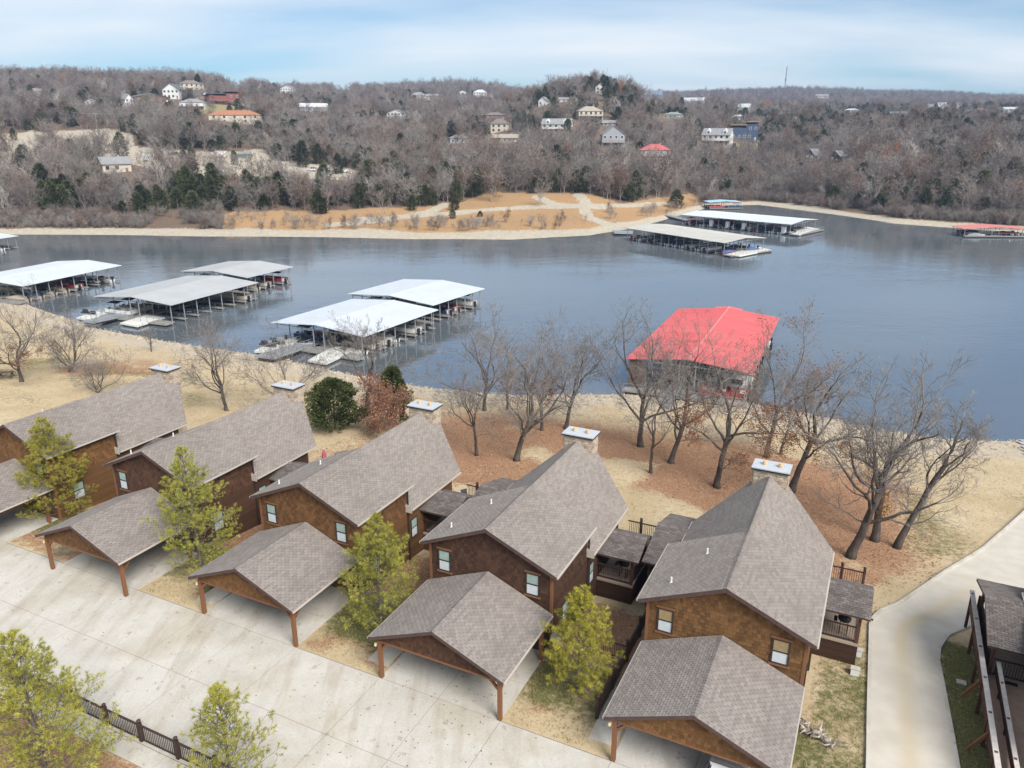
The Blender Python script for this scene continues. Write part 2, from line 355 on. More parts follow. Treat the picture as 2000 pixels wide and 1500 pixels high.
def seg_d(px, py, pts):
    d = np.full(np.shape(px), 1e9)
    for (x0, y0), (x1, y1) in zip(pts[:-1], pts[1:]):
        y0, y1 = y0 * 3, y1 * 3; dx, dy = x1 - x0, y1 - y0
        t = np.clip(((px - x0) * dx + (py * 3 - y0) * dy) / (dx * dx + dy * dy), 0, 1)
        d = np.minimum(d, np.hypot(px - x0 - t * dx, py * 3 - y0 - t * dy))
    return d
trk = np.zeros_like(X)
for p in PATHS: trk = np.maximum(trk, smooth(14, 7, seg_d(PX, PY, p)))
fb = fbm(X, Y, 22, 41)
beach = smooth(14, 8, rel + (fb - .5) * 11) * np.where(PX > 1280, 1, .95)
leaf = openm * (.5 + .7 * fb); green = np.clip(.35 * smooth(.5, .7, fbm(X, Y, 60, 51)) * (1 - openm) + yard * .8, 0, 1)
sand = np.clip(np.maximum(np.maximum(beach, trk), gravel * (.55 + .55 * fb)), 0, 1)
zone = np.stack([leaf, green * (1 - sand), sand], -1)
hm = ground_material('leafy_hillside', [((.15,.105,.075), (.21,.15,.105), (.11,.08,.06)), ((.30,.175,.085), (.46,.30,.16)), ((.20,.19,.075), (.36,.31,.16)), ((.33,.28,.21), (.54,.48,.385))], nscale=.35)
link('hills', grid_mesh('hills', X, Y, Z, zone), hm, kind='structure')

# lake
wm = bpy.data.materials.new('lake_water'); wm.use_nodes = True; nt = wm.node_tree; b = nt.nodes['Principled BSDF']
b.inputs['Base Color'].default_value = (.118, .136, .150, 1); b.inputs['Roughness'].default_value = .05; b.inputs['IOR'].default_value = 3.6; b.inputs['Specular IOR Level'].default_value = .5
tc = nt.nodes.new('ShaderNodeTexCoord')
def wnz(scale, sx, sy, rot):
    mpn = nt.nodes.new('ShaderNodeMapping'); mpn.inputs['Scale'].default_value = (sx, sy, 1); mpn.inputs['Rotation'].default_value = (0, 0, R(rot)); nt.links.new(tc.outputs['Object'], mpn.inputs[0])
    n = nt.nodes.new('ShaderNodeTexNoise'); n.inputs['Scale'].default_value = scale; n.inputs['Detail'].default_value = 4; nt.links.new(mpn.outputs[0], n.inputs['Vector']); return n.outputs[0]
ma = nt.nodes.new('ShaderNodeMath'); ma.operation = 'MULTIPLY_ADD'; nt.links.new(wnz(.9, .6, 1.3, 12), ma.inputs[0]); ma.inputs[1].default_value = .6; nt.links.new(wnz(.16, .6, 1.2, -20), ma.inputs[2])
bp = nt.nodes.new('ShaderNodeBump'); bp.inputs['Strength'].default_value = .22; bp.inputs['Distance'].default_value = .2
wp = nt.nodes.new('ShaderNodeMapRange'); wp.inputs[1].default_value = .38; wp.inputs[2].default_value = .62; wp.inputs[3].default_value = .06; wp.inputs[4].default_value = .42; nt.links.new(wnz(.018, .5, 1.6, 18), wp.inputs[0]); nt.links.new(wp.outputs[0], bp.inputs['Strength'])   # calm and ruffled patches
nt.links.new(ma.outputs[0], bp.inputs['Height']); nt.links.new(bp.outputs[0], b.inputs['Normal'])
link('lake_water', MB().poly([(-700, 60, ZW), (700, 60, ZW), (700, 420, ZW), (-700, 420, ZW)]).mesh('lake_water'), wm, kind='structure')

# ------------------------------------------------------------------ driveway slabs, walks, road
def concrete_material(name, c0, c1, stain=.5):
    m = mat(name, c0, rough=.92, spec=.15, col2=c1, nscale=.45, thresh=(.3, .7), bump=.12, bscale=14, coords='World'); nt = m.node_tree; b = nt.nodes['Principled BSDF']; src = b.inputs['Base Color'].links[0].from_socket
    g_ = nt.nodes.new('ShaderNodeNewGeometry')
    def layer(src, scale, rot, st, lo, hi, colr, det=5):
        mp_ = nt.nodes.new('ShaderNodeMapping'); mp_.inputs['Rotation'].default_value = (0, 0, rot); mp_.inputs['Scale'].default_value = st; nt.links.new(g_.outputs['Position'], mp_.inputs[0])
        n_ = nt.nodes.new('ShaderNodeTexNoise'); n_.inputs['Scale'].default_value = scale; n_.inputs['Detail'].default_value = det; n_.inputs['Roughness'].default_value = .6; nt.links.new(mp_.outputs[0], n_.inputs['Vector'])
        r_ = nt.nodes.new('ShaderNodeValToRGB'); r_.color_ramp.elements[0].position = lo; r_.color_ramp.elements[1].position = hi; r_.color_ramp.elements[0].color = (1, 1, 1, 1); r_.color_ramp.elements[1].color = colr; nt.links.new(n_.outputs[0], r_.inputs[0])
        x_ = nt.nodes.new('ShaderNodeMix'); x_.data_type = 'RGBA'; x_.blend_type = 'MULTIPLY'; x_.inputs[0].default_value = stain; nt.links.new(src, x_.inputs[6]); nt.links.new(r_.outputs[0], x_.inputs[7]); return x_.outputs[2]
    src = layer(src, 1.0, A, (1.1, .13, 1), .50, .66, (.80, .76, .70, 1))          # wheel and water streaks down the drive
    src = layer(src, .22, 0, (1, 1, 1), .48, .64, (.82, .77, .68, 1))               # broad damp patches
    src = layer(src, 1.7, 1, (1, 1, 1), .63, .70, (.62, .58, .54, 1), 3)            # small dark spots
    src = layer(src, 9.0, 0, (1, 1, 1), .40, .70, (.84, .82, .80, 1), 8)
    nt.links.new(src, b.inputs['Base Color']); return m
conc = concrete_material('concrete', (.49,.46,.41), (.575,.55,.50), .66)
conc_dark = mat('joint_dirt', (.20,.185,.16), rough=.95)
pavers = mat('pinkish_concrete', (.33,.23,.175), rough=.92, col2=(.44,.32,.25), nscale=2.5, thresh=(.3,.7), bump=.2, coords='World')
roadm = bpy.data.materials.new('stained_road_concrete'); roadm.use_nodes = True; nt = roadm.node_tree; b = nt.nodes['Principled BSDF']; b.inputs['Roughness'].default_value = .92
tc = nt.nodes.new('ShaderNodeTexCoord'); at = nt.nodes.new('ShaderNodeAttribute'); at.attribute_name = 'zone'
nz_ = nt.nodes.new('ShaderNodeTexNoise'); nz_.inputs['Scale'].default_value = .8; nz_.inputs['Detail'].default_value = 7; nt.links.new(tc.outputs['Object'], nz_.inputs[0])
rp = nt.nodes.new('ShaderNodeValToRGB'); rp.color_ramp.elements[0].color = (.475,.43,.36,1); rp.color_ramp.elements[1].color = (.56,.515,.445,1); rp.color_ramp.elements[0].position = .3; rp.color_ramp.elements[1].position = .7; nt.links.new(nz_.outputs[0], rp.inputs[0])
mx = nt.nodes.new('ShaderNodeMix'); mx.data_type = 'RGBA'; sp_ = nt.nodes.new('ShaderNodeSeparateColor'); nt.links.new(at.outputs['Color'], sp_.inputs[0]); nt.links.new(sp_.outputs[0], mx.inputs[0]); nt.links.new(rp.outputs[0], mx.inputs[6]); mx.inputs[7].default_value = (.49,.405,.27,1); nt.links.new(mx.outputs[2], b.inputs['Base Color'])

drive = empty('driveway', W(0, 0) + (0,), -A); drive['kind'] = 'structure'       # local x = v, local y = u
MB().box(-95, 18.45, -.25, 2.2, 27.35, .012).build('driveway_bed', conc_dark, drive)
cuts = [-95, -88, -80, -72, -66]
for vc, du in HOUSES[:5]: cuts += [vc - 3.62, vc, vc + 3.62]
cuts += [2.2]; cuts = sorted(set(cuts))
g = .013
for i in range(len(cuts) - 1):
    for u0, u1 in ((18.45, 22.8), (22.8, 27.3)):
        ubox('slab', conc, drive, cuts[i] + g, u0 + g, -.2, cuts[i + 1] - g, u1 - g, .03)
for vc, du in HOUSES[:5]:
    for a, b_ in ((vc - 3.62, vc), (vc, vc + 3.62)):
        for u0, u1 in ((27.3, 30.2), (30.2, 33.1 + du)):
            ubox('slab', conc, drive, a + g, u0 + g + (0 if u0 > 28 else .0), -.2, b_ - g, u1 - g, .035)
walk = empty('sidewalk', (0, 0, 0), -A); walk['kind'] = 'structure'
MB().box(-60, 17.45, -.2, -8, 18.43, .01).build('walk_bed', conc_dark, walk)
for i in range(35): ubox('slab', conc, walk, -60 + i * 1.5 + .012, 17.46, -.15, -60 + (i + 1) * 1.5 - .012, 18.42, .045)
for vc, du in ((-4.53, 0), (-17.55, 0), (-30.57, 0)):
    for i in range(5): ubox('slab', conc if i < 2 else pavers, walk, vc - 5.1, 28.2 + i * 2.0 + .012, -.3, vc - 3.75, 28.2 + (i + 1) * 2.0 - .012, .04 - .0 * i)
# the road down to the lake
LE = [(18.4,2.4),(30,2.75),(36,2.62),(42,2.55),(45.7,2.5),(47.2,2.95),(48.8,4.0),(52,5.45),(55.5,7.0),(61.7,10.0),(69.9,13.2),(80,17.0),(92,21.0)]
RE = [(18.4,6.8),(30,6.4),(36,6.2),(41,6.0),(43.2,5.9),(44.8,6.05),(46.6,6.6),(48.8,8.1),(52,9.9),(58,12.9),(67,17.2),(78,21.6),(91,26.0)]
def resample(P, n):
    P = np.array(P, float); s = np.concatenate([[0], np.cumsum(np.hypot(*(P[1:] - P[:-1]).T))]); q = np.linspace(0, s[-1], n)
    return np.stack([np.interp(q, s, P[:, 0]), np.interp(q, s, P[:, 1])], -1)
N = 150; le = resample(LE, N); re = resample(RE, N); M_ = 13
t = np.linspace(0, 1, M_)[None, :, None]; P = le[:, None, :] * (1 - t) + re[:, None, :] * t
X = P[..., 0] * UX + P[..., 1] * VX; Y = P[..., 0] * UY + P[..., 1] * VY; Z = near_h(X, Y) + .16
tt = np.repeat(np.linspace(0, 1, M_)[None], N, 0); uu = P[..., 0]
st = np.exp(-((tt - .47) / .13) ** 2) * .75 * (.6 + .8 * fbm(uu * 1.0, tt * 6, 3, 61)) * smooth(58, 50, uu)
link('road', grid_mesh('road', X, Y, Z, np.stack([np.clip(st, 0, 1)] * 3, -1)), roadm, kind='structure')
k = MB()
for E, s in ((le, 1), (re, -1)):
    for i in range(N - 1):
        (u0, v0), (u1, v1) = E[i], E[i + 1]
        if s == 1 and u0 < 45.5: top = .0
        else: top = .12 if s == 1 else 0.0
        x0, y0 = W(u0, v0); x1, y1 = W(u1, v1); z0 = nh(x0, y0) + .165; z1 = nh(x1, y1) + .165
        dx, dy = x1 - x0, y1 - y0; l = math.hypot(dx, dy); nx, ny = -dy / l * .18 * s, dx / l * .18 * s
        k.poly([(x0, y0, z0 + top), (x1, y1, z1 + top), (x1 + nx, y1 + ny, z1 + top), (x0 + nx, y0 + ny, z0 + top)])
        k.poly([(x0 + nx, y0 + ny, z0 + top), (x1 + nx, y1 + ny, z1 + top), (x1 + nx, y1 + ny, z1 - .6), (x0 + nx, y0 + ny, z0 - .6)])
        k.poly([(x0, y0, z0 + top), (x1, y1, z1 + top), (x1, y1, z1 - .6), (x0, y0, z0 - .6)])
k.build('kerb', conc, kind='structure')
# boat ramp at the right edge of the lake
rx = MB(); 
for i in range(10):
    u0, u1 = 84 + i * 1.7, 84 + (i + 1) * 1.7
    q = []
    for u_, v_ in ((u0, 17.2), (u1, 16.4), (u1, 21), (u0, 22)):
        x, y = W(u_, v_); q.append((x, y, nh(x, y) + .12))
    rx.poly(q)
rx.build('boat_ramp', mat('ramp_concrete', (.34,.33,.32), col2=(.44,.43,.41), nscale=1.2), kind='structure')

# ------------------------------------------------------------------ lodges
rng = random.Random(11)
shingle = mat('asphalt_shingle', (.242,.210,.187), rough=.95, spec=.12, col2=(.290,.256,.230), nscale=.25, thresh=(.3,.7), island=.13, orand=.0, bump=.4, bscale=60)
shingle_pk = mat('asphalt_shingle_old', (.236,.205,.185), rough=.95, spec=.12, col2=(.282,.248,.226), nscale=.25, thresh=(.3,.7), island=.14, bump=.4, bscale=60)
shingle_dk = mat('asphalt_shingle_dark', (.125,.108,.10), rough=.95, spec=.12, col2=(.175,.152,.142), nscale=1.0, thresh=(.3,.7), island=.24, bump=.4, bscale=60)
fasc = mat('brown_fascia', (.085,.052,.045), rough=.7, var=.2, nscale=6)
trimlt = mat('pale_metal_edge', (.50,.45,.39), rough=.5, var=.1)
timber = mat('stained_timber', (.17,.075,.035), rough=.75, col2=(.24,.11,.05), nscale=3, stretch=(6, 6, .8))
dkwood = mat('dark_stained_wood', (.075,.034,.025), rough=.75, col2=(.12,.055,.036), nscale=3, stretch=(2, 2, 6), orand=.12)
railm = mat('rail_brown', (.055,.032,.026), rough=.6, var=.2)
deckm = mat('deck_boards', (.33,.25,.19), rough=.85, col2=(.42,.34,.27), nscale=4, stretch=(1, 8, 1))
winframe = mat('window_frame_dark', (.045,.032,.028), rough=.5)
glass_g = mat('window_glass_greenish', (.30,.40,.36), rough=.08, spec=.8, var=.12, nscale=1.5)
glass_b = mat('window_blind', (.55,.60,.62), rough=.25, spec=.6, var=.06, nscale=2)
glass_t = mat('window_glass_tan', (.33,.24,.12), rough=.1, spec=.8, var=.1)
stone = mat('chimney_stone', (.36,.27,.19), rough=.95, col2=(.52,.44,.35), nscale=2.5, island=.3, bump=.5, bscale=9)
capm = mat('chimney_cap', (.46,.485,.515), rough=.45, metal=.0, var=.06)
flue = mat('clay_flue', (.55,.40,.25), rough=.9, var=.15)
white = mat('white_plastic', (.75,.75,.74), rough=.5)
blackm = mat('black_metal', (.02,.02,.022), rough=.4)
shadow_int = mat('dark_interior', (.03,.02,.018), rough=.9)
WALLC = [((.125,.058,.020), (.19,.097,.037)), ((.062,.029,.017), (.100,.049,.027)), ((.100,.046,.018), (.165,.082,.032)), ((.046,.023,.014), (.082,.041,.024)), ((.108,.052,.019), (.18,.093,.036)), ((.085,.042,.025), (.13,.065,.037))]
shk = [mat('cedar_shake_%d' % i, a, rough=.85, col2=b, nscale=.7, thresh=(.3,.7), island=.30) for i, (a, b) in enumerate(WALLC)]
lapm = [mat('lap_siding_%d' % i, tuple(x * .72 for x in a), rough=.75, col2=tuple(x * .85 for x in b), nscale=2.5, stretch=(1, 1, 7), orand=.16, thresh=(.3,.7)) for i, (a, b) in enumerate(WALLC)]

def shingles(mb, E0, a, s, amin, amax, slen, rg, expo=.15, wmin=.26, wmax=.36):
    # fill a roof plane with overlapping tabs; amin/amax give limits along the eave as functions of the slope distance
    E0 = Vector(E0); a = Vector(a).normalized(); s = Vector(s).normalized(); n = a.cross(s).normalized()
    if n.z < 0: n = -n
    d = -.02; odd = False
    while d < slen - .02:
        x0, x1 = amin(d + expo / 2), amax(d + expo / 2)
        if x1 - x0 < .1: break
        odd = not odd; x = x0 - (.165 if odd else 0)
        while x < x1 - .02:
            w = .33; xa = max(x, x0); xb = min(x + w - .02, x1); x += w
            if xb - xa < .03: continue
            h = .026 + rg.random() * .008; top = min(d + expo * 1.25, slen)
            p = [E0 + a * xa + s * d + n * h, E0 + a * xb + s * d + n * h, E0 + a * xb + s * top + n * .006, E0 + a * xa + s * top + n * .006]
            q = [E0 + a * xa + s * d + n * .001, E0 + a * xb + s * d + n * .001]
            k = len(mb.v); mb.v += [tuple(v) for v in p + q]
            mb.f += [(k, k + 1, k + 2, k + 3), (k + 4, k + 5, k + 1, k)]
        d += expo
def ridge_caps(mb, p, q, dz1, dz2, hw=.16, rg=rng):      # saddle-shaped cap shingles along a ridge from p to q (axis aligned)
    p = Vector(p); q = Vector(q); t = (q - p); L = t.length; t.normalize(); side = Vector((t.y, -t.x, 0))
    d = 0
    while d < L - .05:
        a = p + t * d; b = p + t * min(d + .24, L); up = Vector((0, 0, .045 + rg.random() * .01)); lo = Vector((0, 0, .02))
        mb.poly([a + side * hw + up - Vector((0, 0, hw * dz1)), b + side * hw + lo - Vector((0, 0, hw * dz1)), b + lo, a + up])
        k = len(mb.v); mb.v += [tuple(a - side * hw + up - Vector((0, 0, hw * dz2))), tuple(b - side * hw + lo - Vector((0, 0, hw * dz2)))]
        mb.f.append((k - 1, k - 2, k + 1, k)); d += .2
def slab(mb, pts, th): mb.prism(pts, (0, 0, -th))
def shakes(mb, p0, ax, z0, z1fun, L, out, rg, row=.21):
    # wall shakes: rows of shingles on a wall from p0 along ax (unit), outward normal out
    p0 = Vector(p0); ax = Vector(ax); out = Vector(out); z = z0
    while True:
        x = -rg.random() * .15; any_ = False
        while x < L:
            w = rg.uniform(.12, .27); xa = max(x, 0); xb = min(x + w - .008, L); x += w
            zt = min(z1fun(xa), z1fun(xb))
            if xb - xa < .03 or z + .06 > zt: continue
            any_ = True; top = min(z + row * 1.05, zt); j = rg.uniform(-.012, .012); h = .022 + rg.random() * .016
            A0 = p0 + ax * xa; B0 = p0 + ax * xb; k = len(mb.v)
            zz_ = z + j
            mb.v += [tuple(A0 + out * h + Vector((0, 0, zz_))), tuple(B0 + out * h + Vector((0, 0, zz_))), tuple(B0 + out * .006 + Vector((0, 0, top))), tuple(A0 + out * .006 + Vector((0, 0, top))), tuple(A0 + Vector((0, 0, zz_))), tuple(B0 + Vector((0, 0, zz_)))]
            mb.f += [(k, k + 1, k + 2, k + 3), (k + 4, k + 5, k + 1, k)]
        z += row
        if not any_: break

# shared meshes of the lodge (all lodges have the same plan)
RZ, FZ, BZ, HW = 7.15, 5.30, 3.60, 4.27
PF = (RZ - FZ) / HW; PB = (RZ - BZ) / HW
Y0, Y1, YB, YE, YR = -.40, 5.70, 5.35, 12.1, 15.3
rg = random.Random(3)
fr = MB(); slab(fr, [(0, Y0, RZ), (HW, Y0, FZ), (HW, Y1, FZ), (0, Y1, RZ)], .13); slab(fr, [(0, Y0, RZ), (0, Y1, RZ), (-HW, Y1, FZ), (-HW, Y0, FZ)], .13)
me_front_roof = fr.mesh('front_roof')
br = MB(); slab(br, [(0, YB, RZ - .03), (HW, YB, BZ - .03), (HW, YE, BZ - .03), (0, YR, RZ - .03)], .16); slab(br, [(0, YB, RZ - .03), (0, YR, RZ - .03), (-HW, YE, BZ - .03), (-HW, YB, BZ - .03)], .16)
me_back_roof = br.mesh('back_roof')
def slope_v(p): l = math.hypot(1, p); return (1 / l, p / l), l
me_sh_f, me_sh_b = MB(), MB()
for sg in (1, -1):
    (cx_, cz_), l = slope_v(PF)
    shingles(me_sh_f, (sg * HW, Y0, FZ), (0, 1, 0), (-sg * cx_, 0, cz_), lambda d: 0, lambda d: Y1 - Y0, HW * l, rg)
    (cx_, cz_), l = slope_v(PB); SL = HW * l
    shingles(me_sh_b, (sg * HW, YB, BZ - .03), (0, 1, 0), (-sg * cx_, 0, cz_), lambda d: 0, lambda d: (YE - YB) + (YR - YE) * d / SL, SL, rg)
ridge_caps(me_sh_f, (0, Y0, RZ), (0, Y1 - .02, RZ), PF, PF); ridge_caps(me_sh_b, (0, Y1, RZ - .03), (0, YR, RZ - .03), PB, PB)
me_sh_f = me_sh_f.mesh('shingles'); me_sh_b = me_sh_b.mesh('shingles')
WX = 3.86
def fz_at(x): return RZ - PF * abs(x) - .16
def bz_at(x): return RZ - PB * abs(x) - .2
wf = MB().prism([(-WX, 0, -1.0), (WX, 0, -1.0), (WX, 0, fz_at(WX)), (0, 0, fz_at(0)), (-WX, 0, fz_at(WX))], (0, 5.45, 0)).mesh('wall')
wb = MB(); pts = [(-WX, 5.45), (WX, 5.45), (WX, 11.5), (0, 14.5), (-WX, 11.5)]
wb.v = [(x, y, -3.0) for x, y in pts] + [(-WX, 5.45, bz_at(WX)), (WX, 5.45, bz_at(WX)), (WX, 11.5, bz_at(WX)), (0, 14.5, bz_at(0)), (-WX, 11.5, bz_at(WX)), (0, 5.45, bz_at(0))]
wb.f = [(0, 1, 6, 10, 5), (1, 2, 7, 6), (2, 3, 8, 7), (3, 4, 9, 8), (4, 0, 5, 9), (4, 3, 2, 1, 0), (6, 7, 8, 10), (10, 8, 9, 5)]
wb = wb.mesh('wall')
sk = MB()
shakes(sk, (-WX, 0, 0), (1, 0, 0), 3.0, lambda x: fz_at(x - WX) - .02, 2 * WX, (0, -1, 0), rg)
shakes(sk, (WX, 0, 0), (0, 1, 0), 3.15, lambda x: fz_at(WX) - .02, 5.45, (1, 0, 0), rg)
shakes(sk, (-WX, 0, 0), (0, 1, 0), 3.15, lambda x: fz_at(WX) - .02, 5.45, (-1, 0, 0), rg)
me_shk = sk.mesh('wall_shakes')
# one clapboard: wedge, unit length along x, proud at the bottom
lp = MB(); lp.v = [(0, 0, 0), (1, 0, 0), (1, -.045, 0), (0, -.045, 0), (0, 0, .25), (1, 0, .25), (1, -.012, .25), (0, -.012, .25)]
lp.f = [(0, 1, 2, 3), (3, 2, 6, 7), (7, 6, 5, 4), (0, 3, 7, 4), (1, 5, 6, 2)]
LAP = {}
def lap(parent, m, x, y, z, L, rz):
    if m.name not in LAP: q = lp.mesh('clapboard'); q.materials.append(m); LAP[m.name] = q
    return link('clapboard', LAP[m.name], None, parent, loc=(x, y, z), rot=rz, scale=(L, 1, 1))
# chimney stonework
CX0, CX1, CY0, CY1, CZT = -1.02, 1.02, 13.55, 14.75, 7.42
cs = MB()
def stones(p0, ax, L, out, z0, z1):
    p0 = Vector(p0); ax = Vector(ax); out = Vector(out); z = z0
    while z < z1 - .05:
        h = min(rg.uniform(.10, .21), z1 - z); x = 0
        while x < L - .05:
            w = min(rg.uniform(.2, .5), L - x); d = rg.uniform(.03, .09); e = .012
            a = p0 + ax * (x + e); b_ = p0 + ax * (x + w - e); k = len(cs.v)
            for q in (a, b_):
                for zz_ in (z + e, z + h - e):
                    cs.v.append(tuple(q + Vector((0, 0, zz_)))); cs.v.append(tuple(q + out * d + Vector((0, 0, zz_))))
            # a: 0 in lo,1 out lo,2 in hi,3 out hi ; b: 4..7
            cs.f += [(k + 1, k + 5, k + 7, k + 3), (k + 3, k + 7, k + 6, k + 2), (k, k + 4, k + 5, k + 1), (k, k + 1, k + 3, k + 2), (k + 4, k + 6, k + 7, k + 5)]
            x += w
        z += h
stones((CX0, CY0, 0), (1, 0, 0), CX1 - CX0, (0, -1, 0), 5.2, CZT); stones((CX1, CY0, 0), (0, 1, 0), CY1 - CY0, (1, 0, 0), 3.6, CZT)
stones((CX0, CY0, 0), (0, 1, 0), CY1 - CY0, (-1, 0, 0), 3.6, CZT); stones((CX0, CY1, 0), (1, 0, 0), CX1 - CX0, (0, 1, 0), 3.6, CZT)
me_cstone = cs.mesh('stonework')
# porch roofs (gable, ridge along x): right one and the larger left one
def porch_roof(x0, x1, ye, ze, yr, zr, yb, over=0):
    m = MB(); slab(m, [(x0, ye, ze), (x1, ye, ze), (x1, yr, zr), (x0, yr, zr)], .12); slab(m, [(x0, yr, zr), (x1, yr, zr), (x1, yb, ze), (x0, yb, ze)], .12)
    s = MB(); p = (zr - ze) / (yr - ye); (c_, z_), l = slope_v(p)
    shingles(s, (x0, ye, ze), (1, 0, 0), (0, c_, z_), lambda d: 0, lambda d: x1 - x0, (yr - ye) * l, rg)
    shingles(s, (x0, yb, ze), (1, 0, 0), (0, -c_, z_), lambda d: 0, lambda d: x1 - x0, (yr - ye) * l, rg)
    ridge_caps(s, (x0, yr, zr), (x1, yr, zr), p, p)
    return m.mesh('porch_roof'), s.mesh('shingles')
PR = porch_roof(WX + .02, 6.65, 7.0, 2.72, 8.75, 3.50, 10.5)
PL = porch_roof(-6.25, -WX - .02, 7.3, 2.72, 10.7, 3.62, 14.1)
def rail_run(parent, p, q, h=1.0, posts=True, posth=1.25, pw=.14, step=.13, pm=None, knob=False):
    # railing from p to q (points at floor level): top rail, bottom rail, balusters joined as one part, square posts
    p = Vector(p); q = Vector(q); t = (q - p); L = t.length; t.normalize(); pm = pm or railm
    MB().bar(p + Vector((0, 0, h)), q + Vector((0, 0, h)), .09, .06).build('top_rail', pm, parent)
    MB().bar(p + Vector((0, 0, .12)), q + Vector((0, 0, .12)), .05, .07).build('bottom_rail', pm, parent)
    b = MB(); d = step
    while d < L - .05:
        c = p + t * d; b.bar(c + Vector((0, 0, .13)), c + Vector((0, 0, h - .03)), .026); d += step
    o = b.build('balusters', pm, parent); o['kind'] = 'stuff'
def post(parent, x, y, z0, z1, w=.16, m=None, knob=False, name='post'):
    m = m or dkwood
    o = ubox(name, m, parent, x - w/2, y - w/2, z0, x + w/2, y + w/2, z1)
    if knob:
        MB().tube([(x, y, z1 + .01), (x, y, z1 + .05), (x, y, z1 + .12), (x, y, z1 + .2)], [.05, .09, .11, .03], 8).build('finial', railm, parent)
    return o
def window(parent, x0, z0, x1, z1, y, glass_top, glass_low):   # on a wall facing -y
    f = MB(); t = .075
    f.box(x0 - t, y - .05, z1, x1 + t, y, z1 + t).box(x0 - t, y - .05, z0 - t, x1 + t, y, z0).box(x0 - t, y - .05, z0, x0, y, z1).box(x1, y - .05, z0, x1 + t, y, z1)
    zm = (z0 + z1) / 2; f.box(x0, y - .035, zm - .035, x1, y - .002, zm + .035)
    w = f.build('window', winframe, parent)
    ubox('pane', glass_top, w, x0, y - .018, zm + .035, x1, y - .008, z1); ubox('pane', glass_low, w, x0, y - .016, z0, x1, y - .006, zm - .035)
    ubox('trim', timber, w, x0 - .16, y - .045, z1 + t + .002, x1 + .16, y - .002, z1 + t + .11); ubox('sill', timber, w, x0 - .16, y - .075, z0 - t - .10, x1 + .16, y - .002, z0 - t - .002)
    return w
def side_window(parent, y0, z0, y1, z1, x):                   # on a wall facing +x
    f = MB(); t = .07
    f.box(x, y0 - t, z1, x + .05, y1 + t, z1 + t).box(x, y0 - t, z0 - t, x + .05, y1 + t, z0).box(x, y0 - t, z0, x + .05, y0, z1).box(x, y1, z0, x + .05, y1 + t, z1)
    zm = (z0 + z1) / 2; f.box(x, y0, zm - .03, x + .035, y1, zm + .03); w = f.build('window', winframe, parent)
    ubox('pane', glass_g, w, x + .008, y0, zm + .03, x + .018, y1, z1); ubox('pane', glass_b, w, x + .006, y0, z0, x + .016, y1, zm - .03)
HL = ['golden brown cedar lodge at the far left end of the row', 'dark red-brown cedar lodge, second from the left in the row', 'golden brown cedar lodge in the middle of the row of five', 'dark chocolate brown cedar lodge, second from the right in the row', 'golden brown cedar lodge nearest the concrete road, at the right end of the row', 'brown lodge cut off by the right edge, across the concrete road']
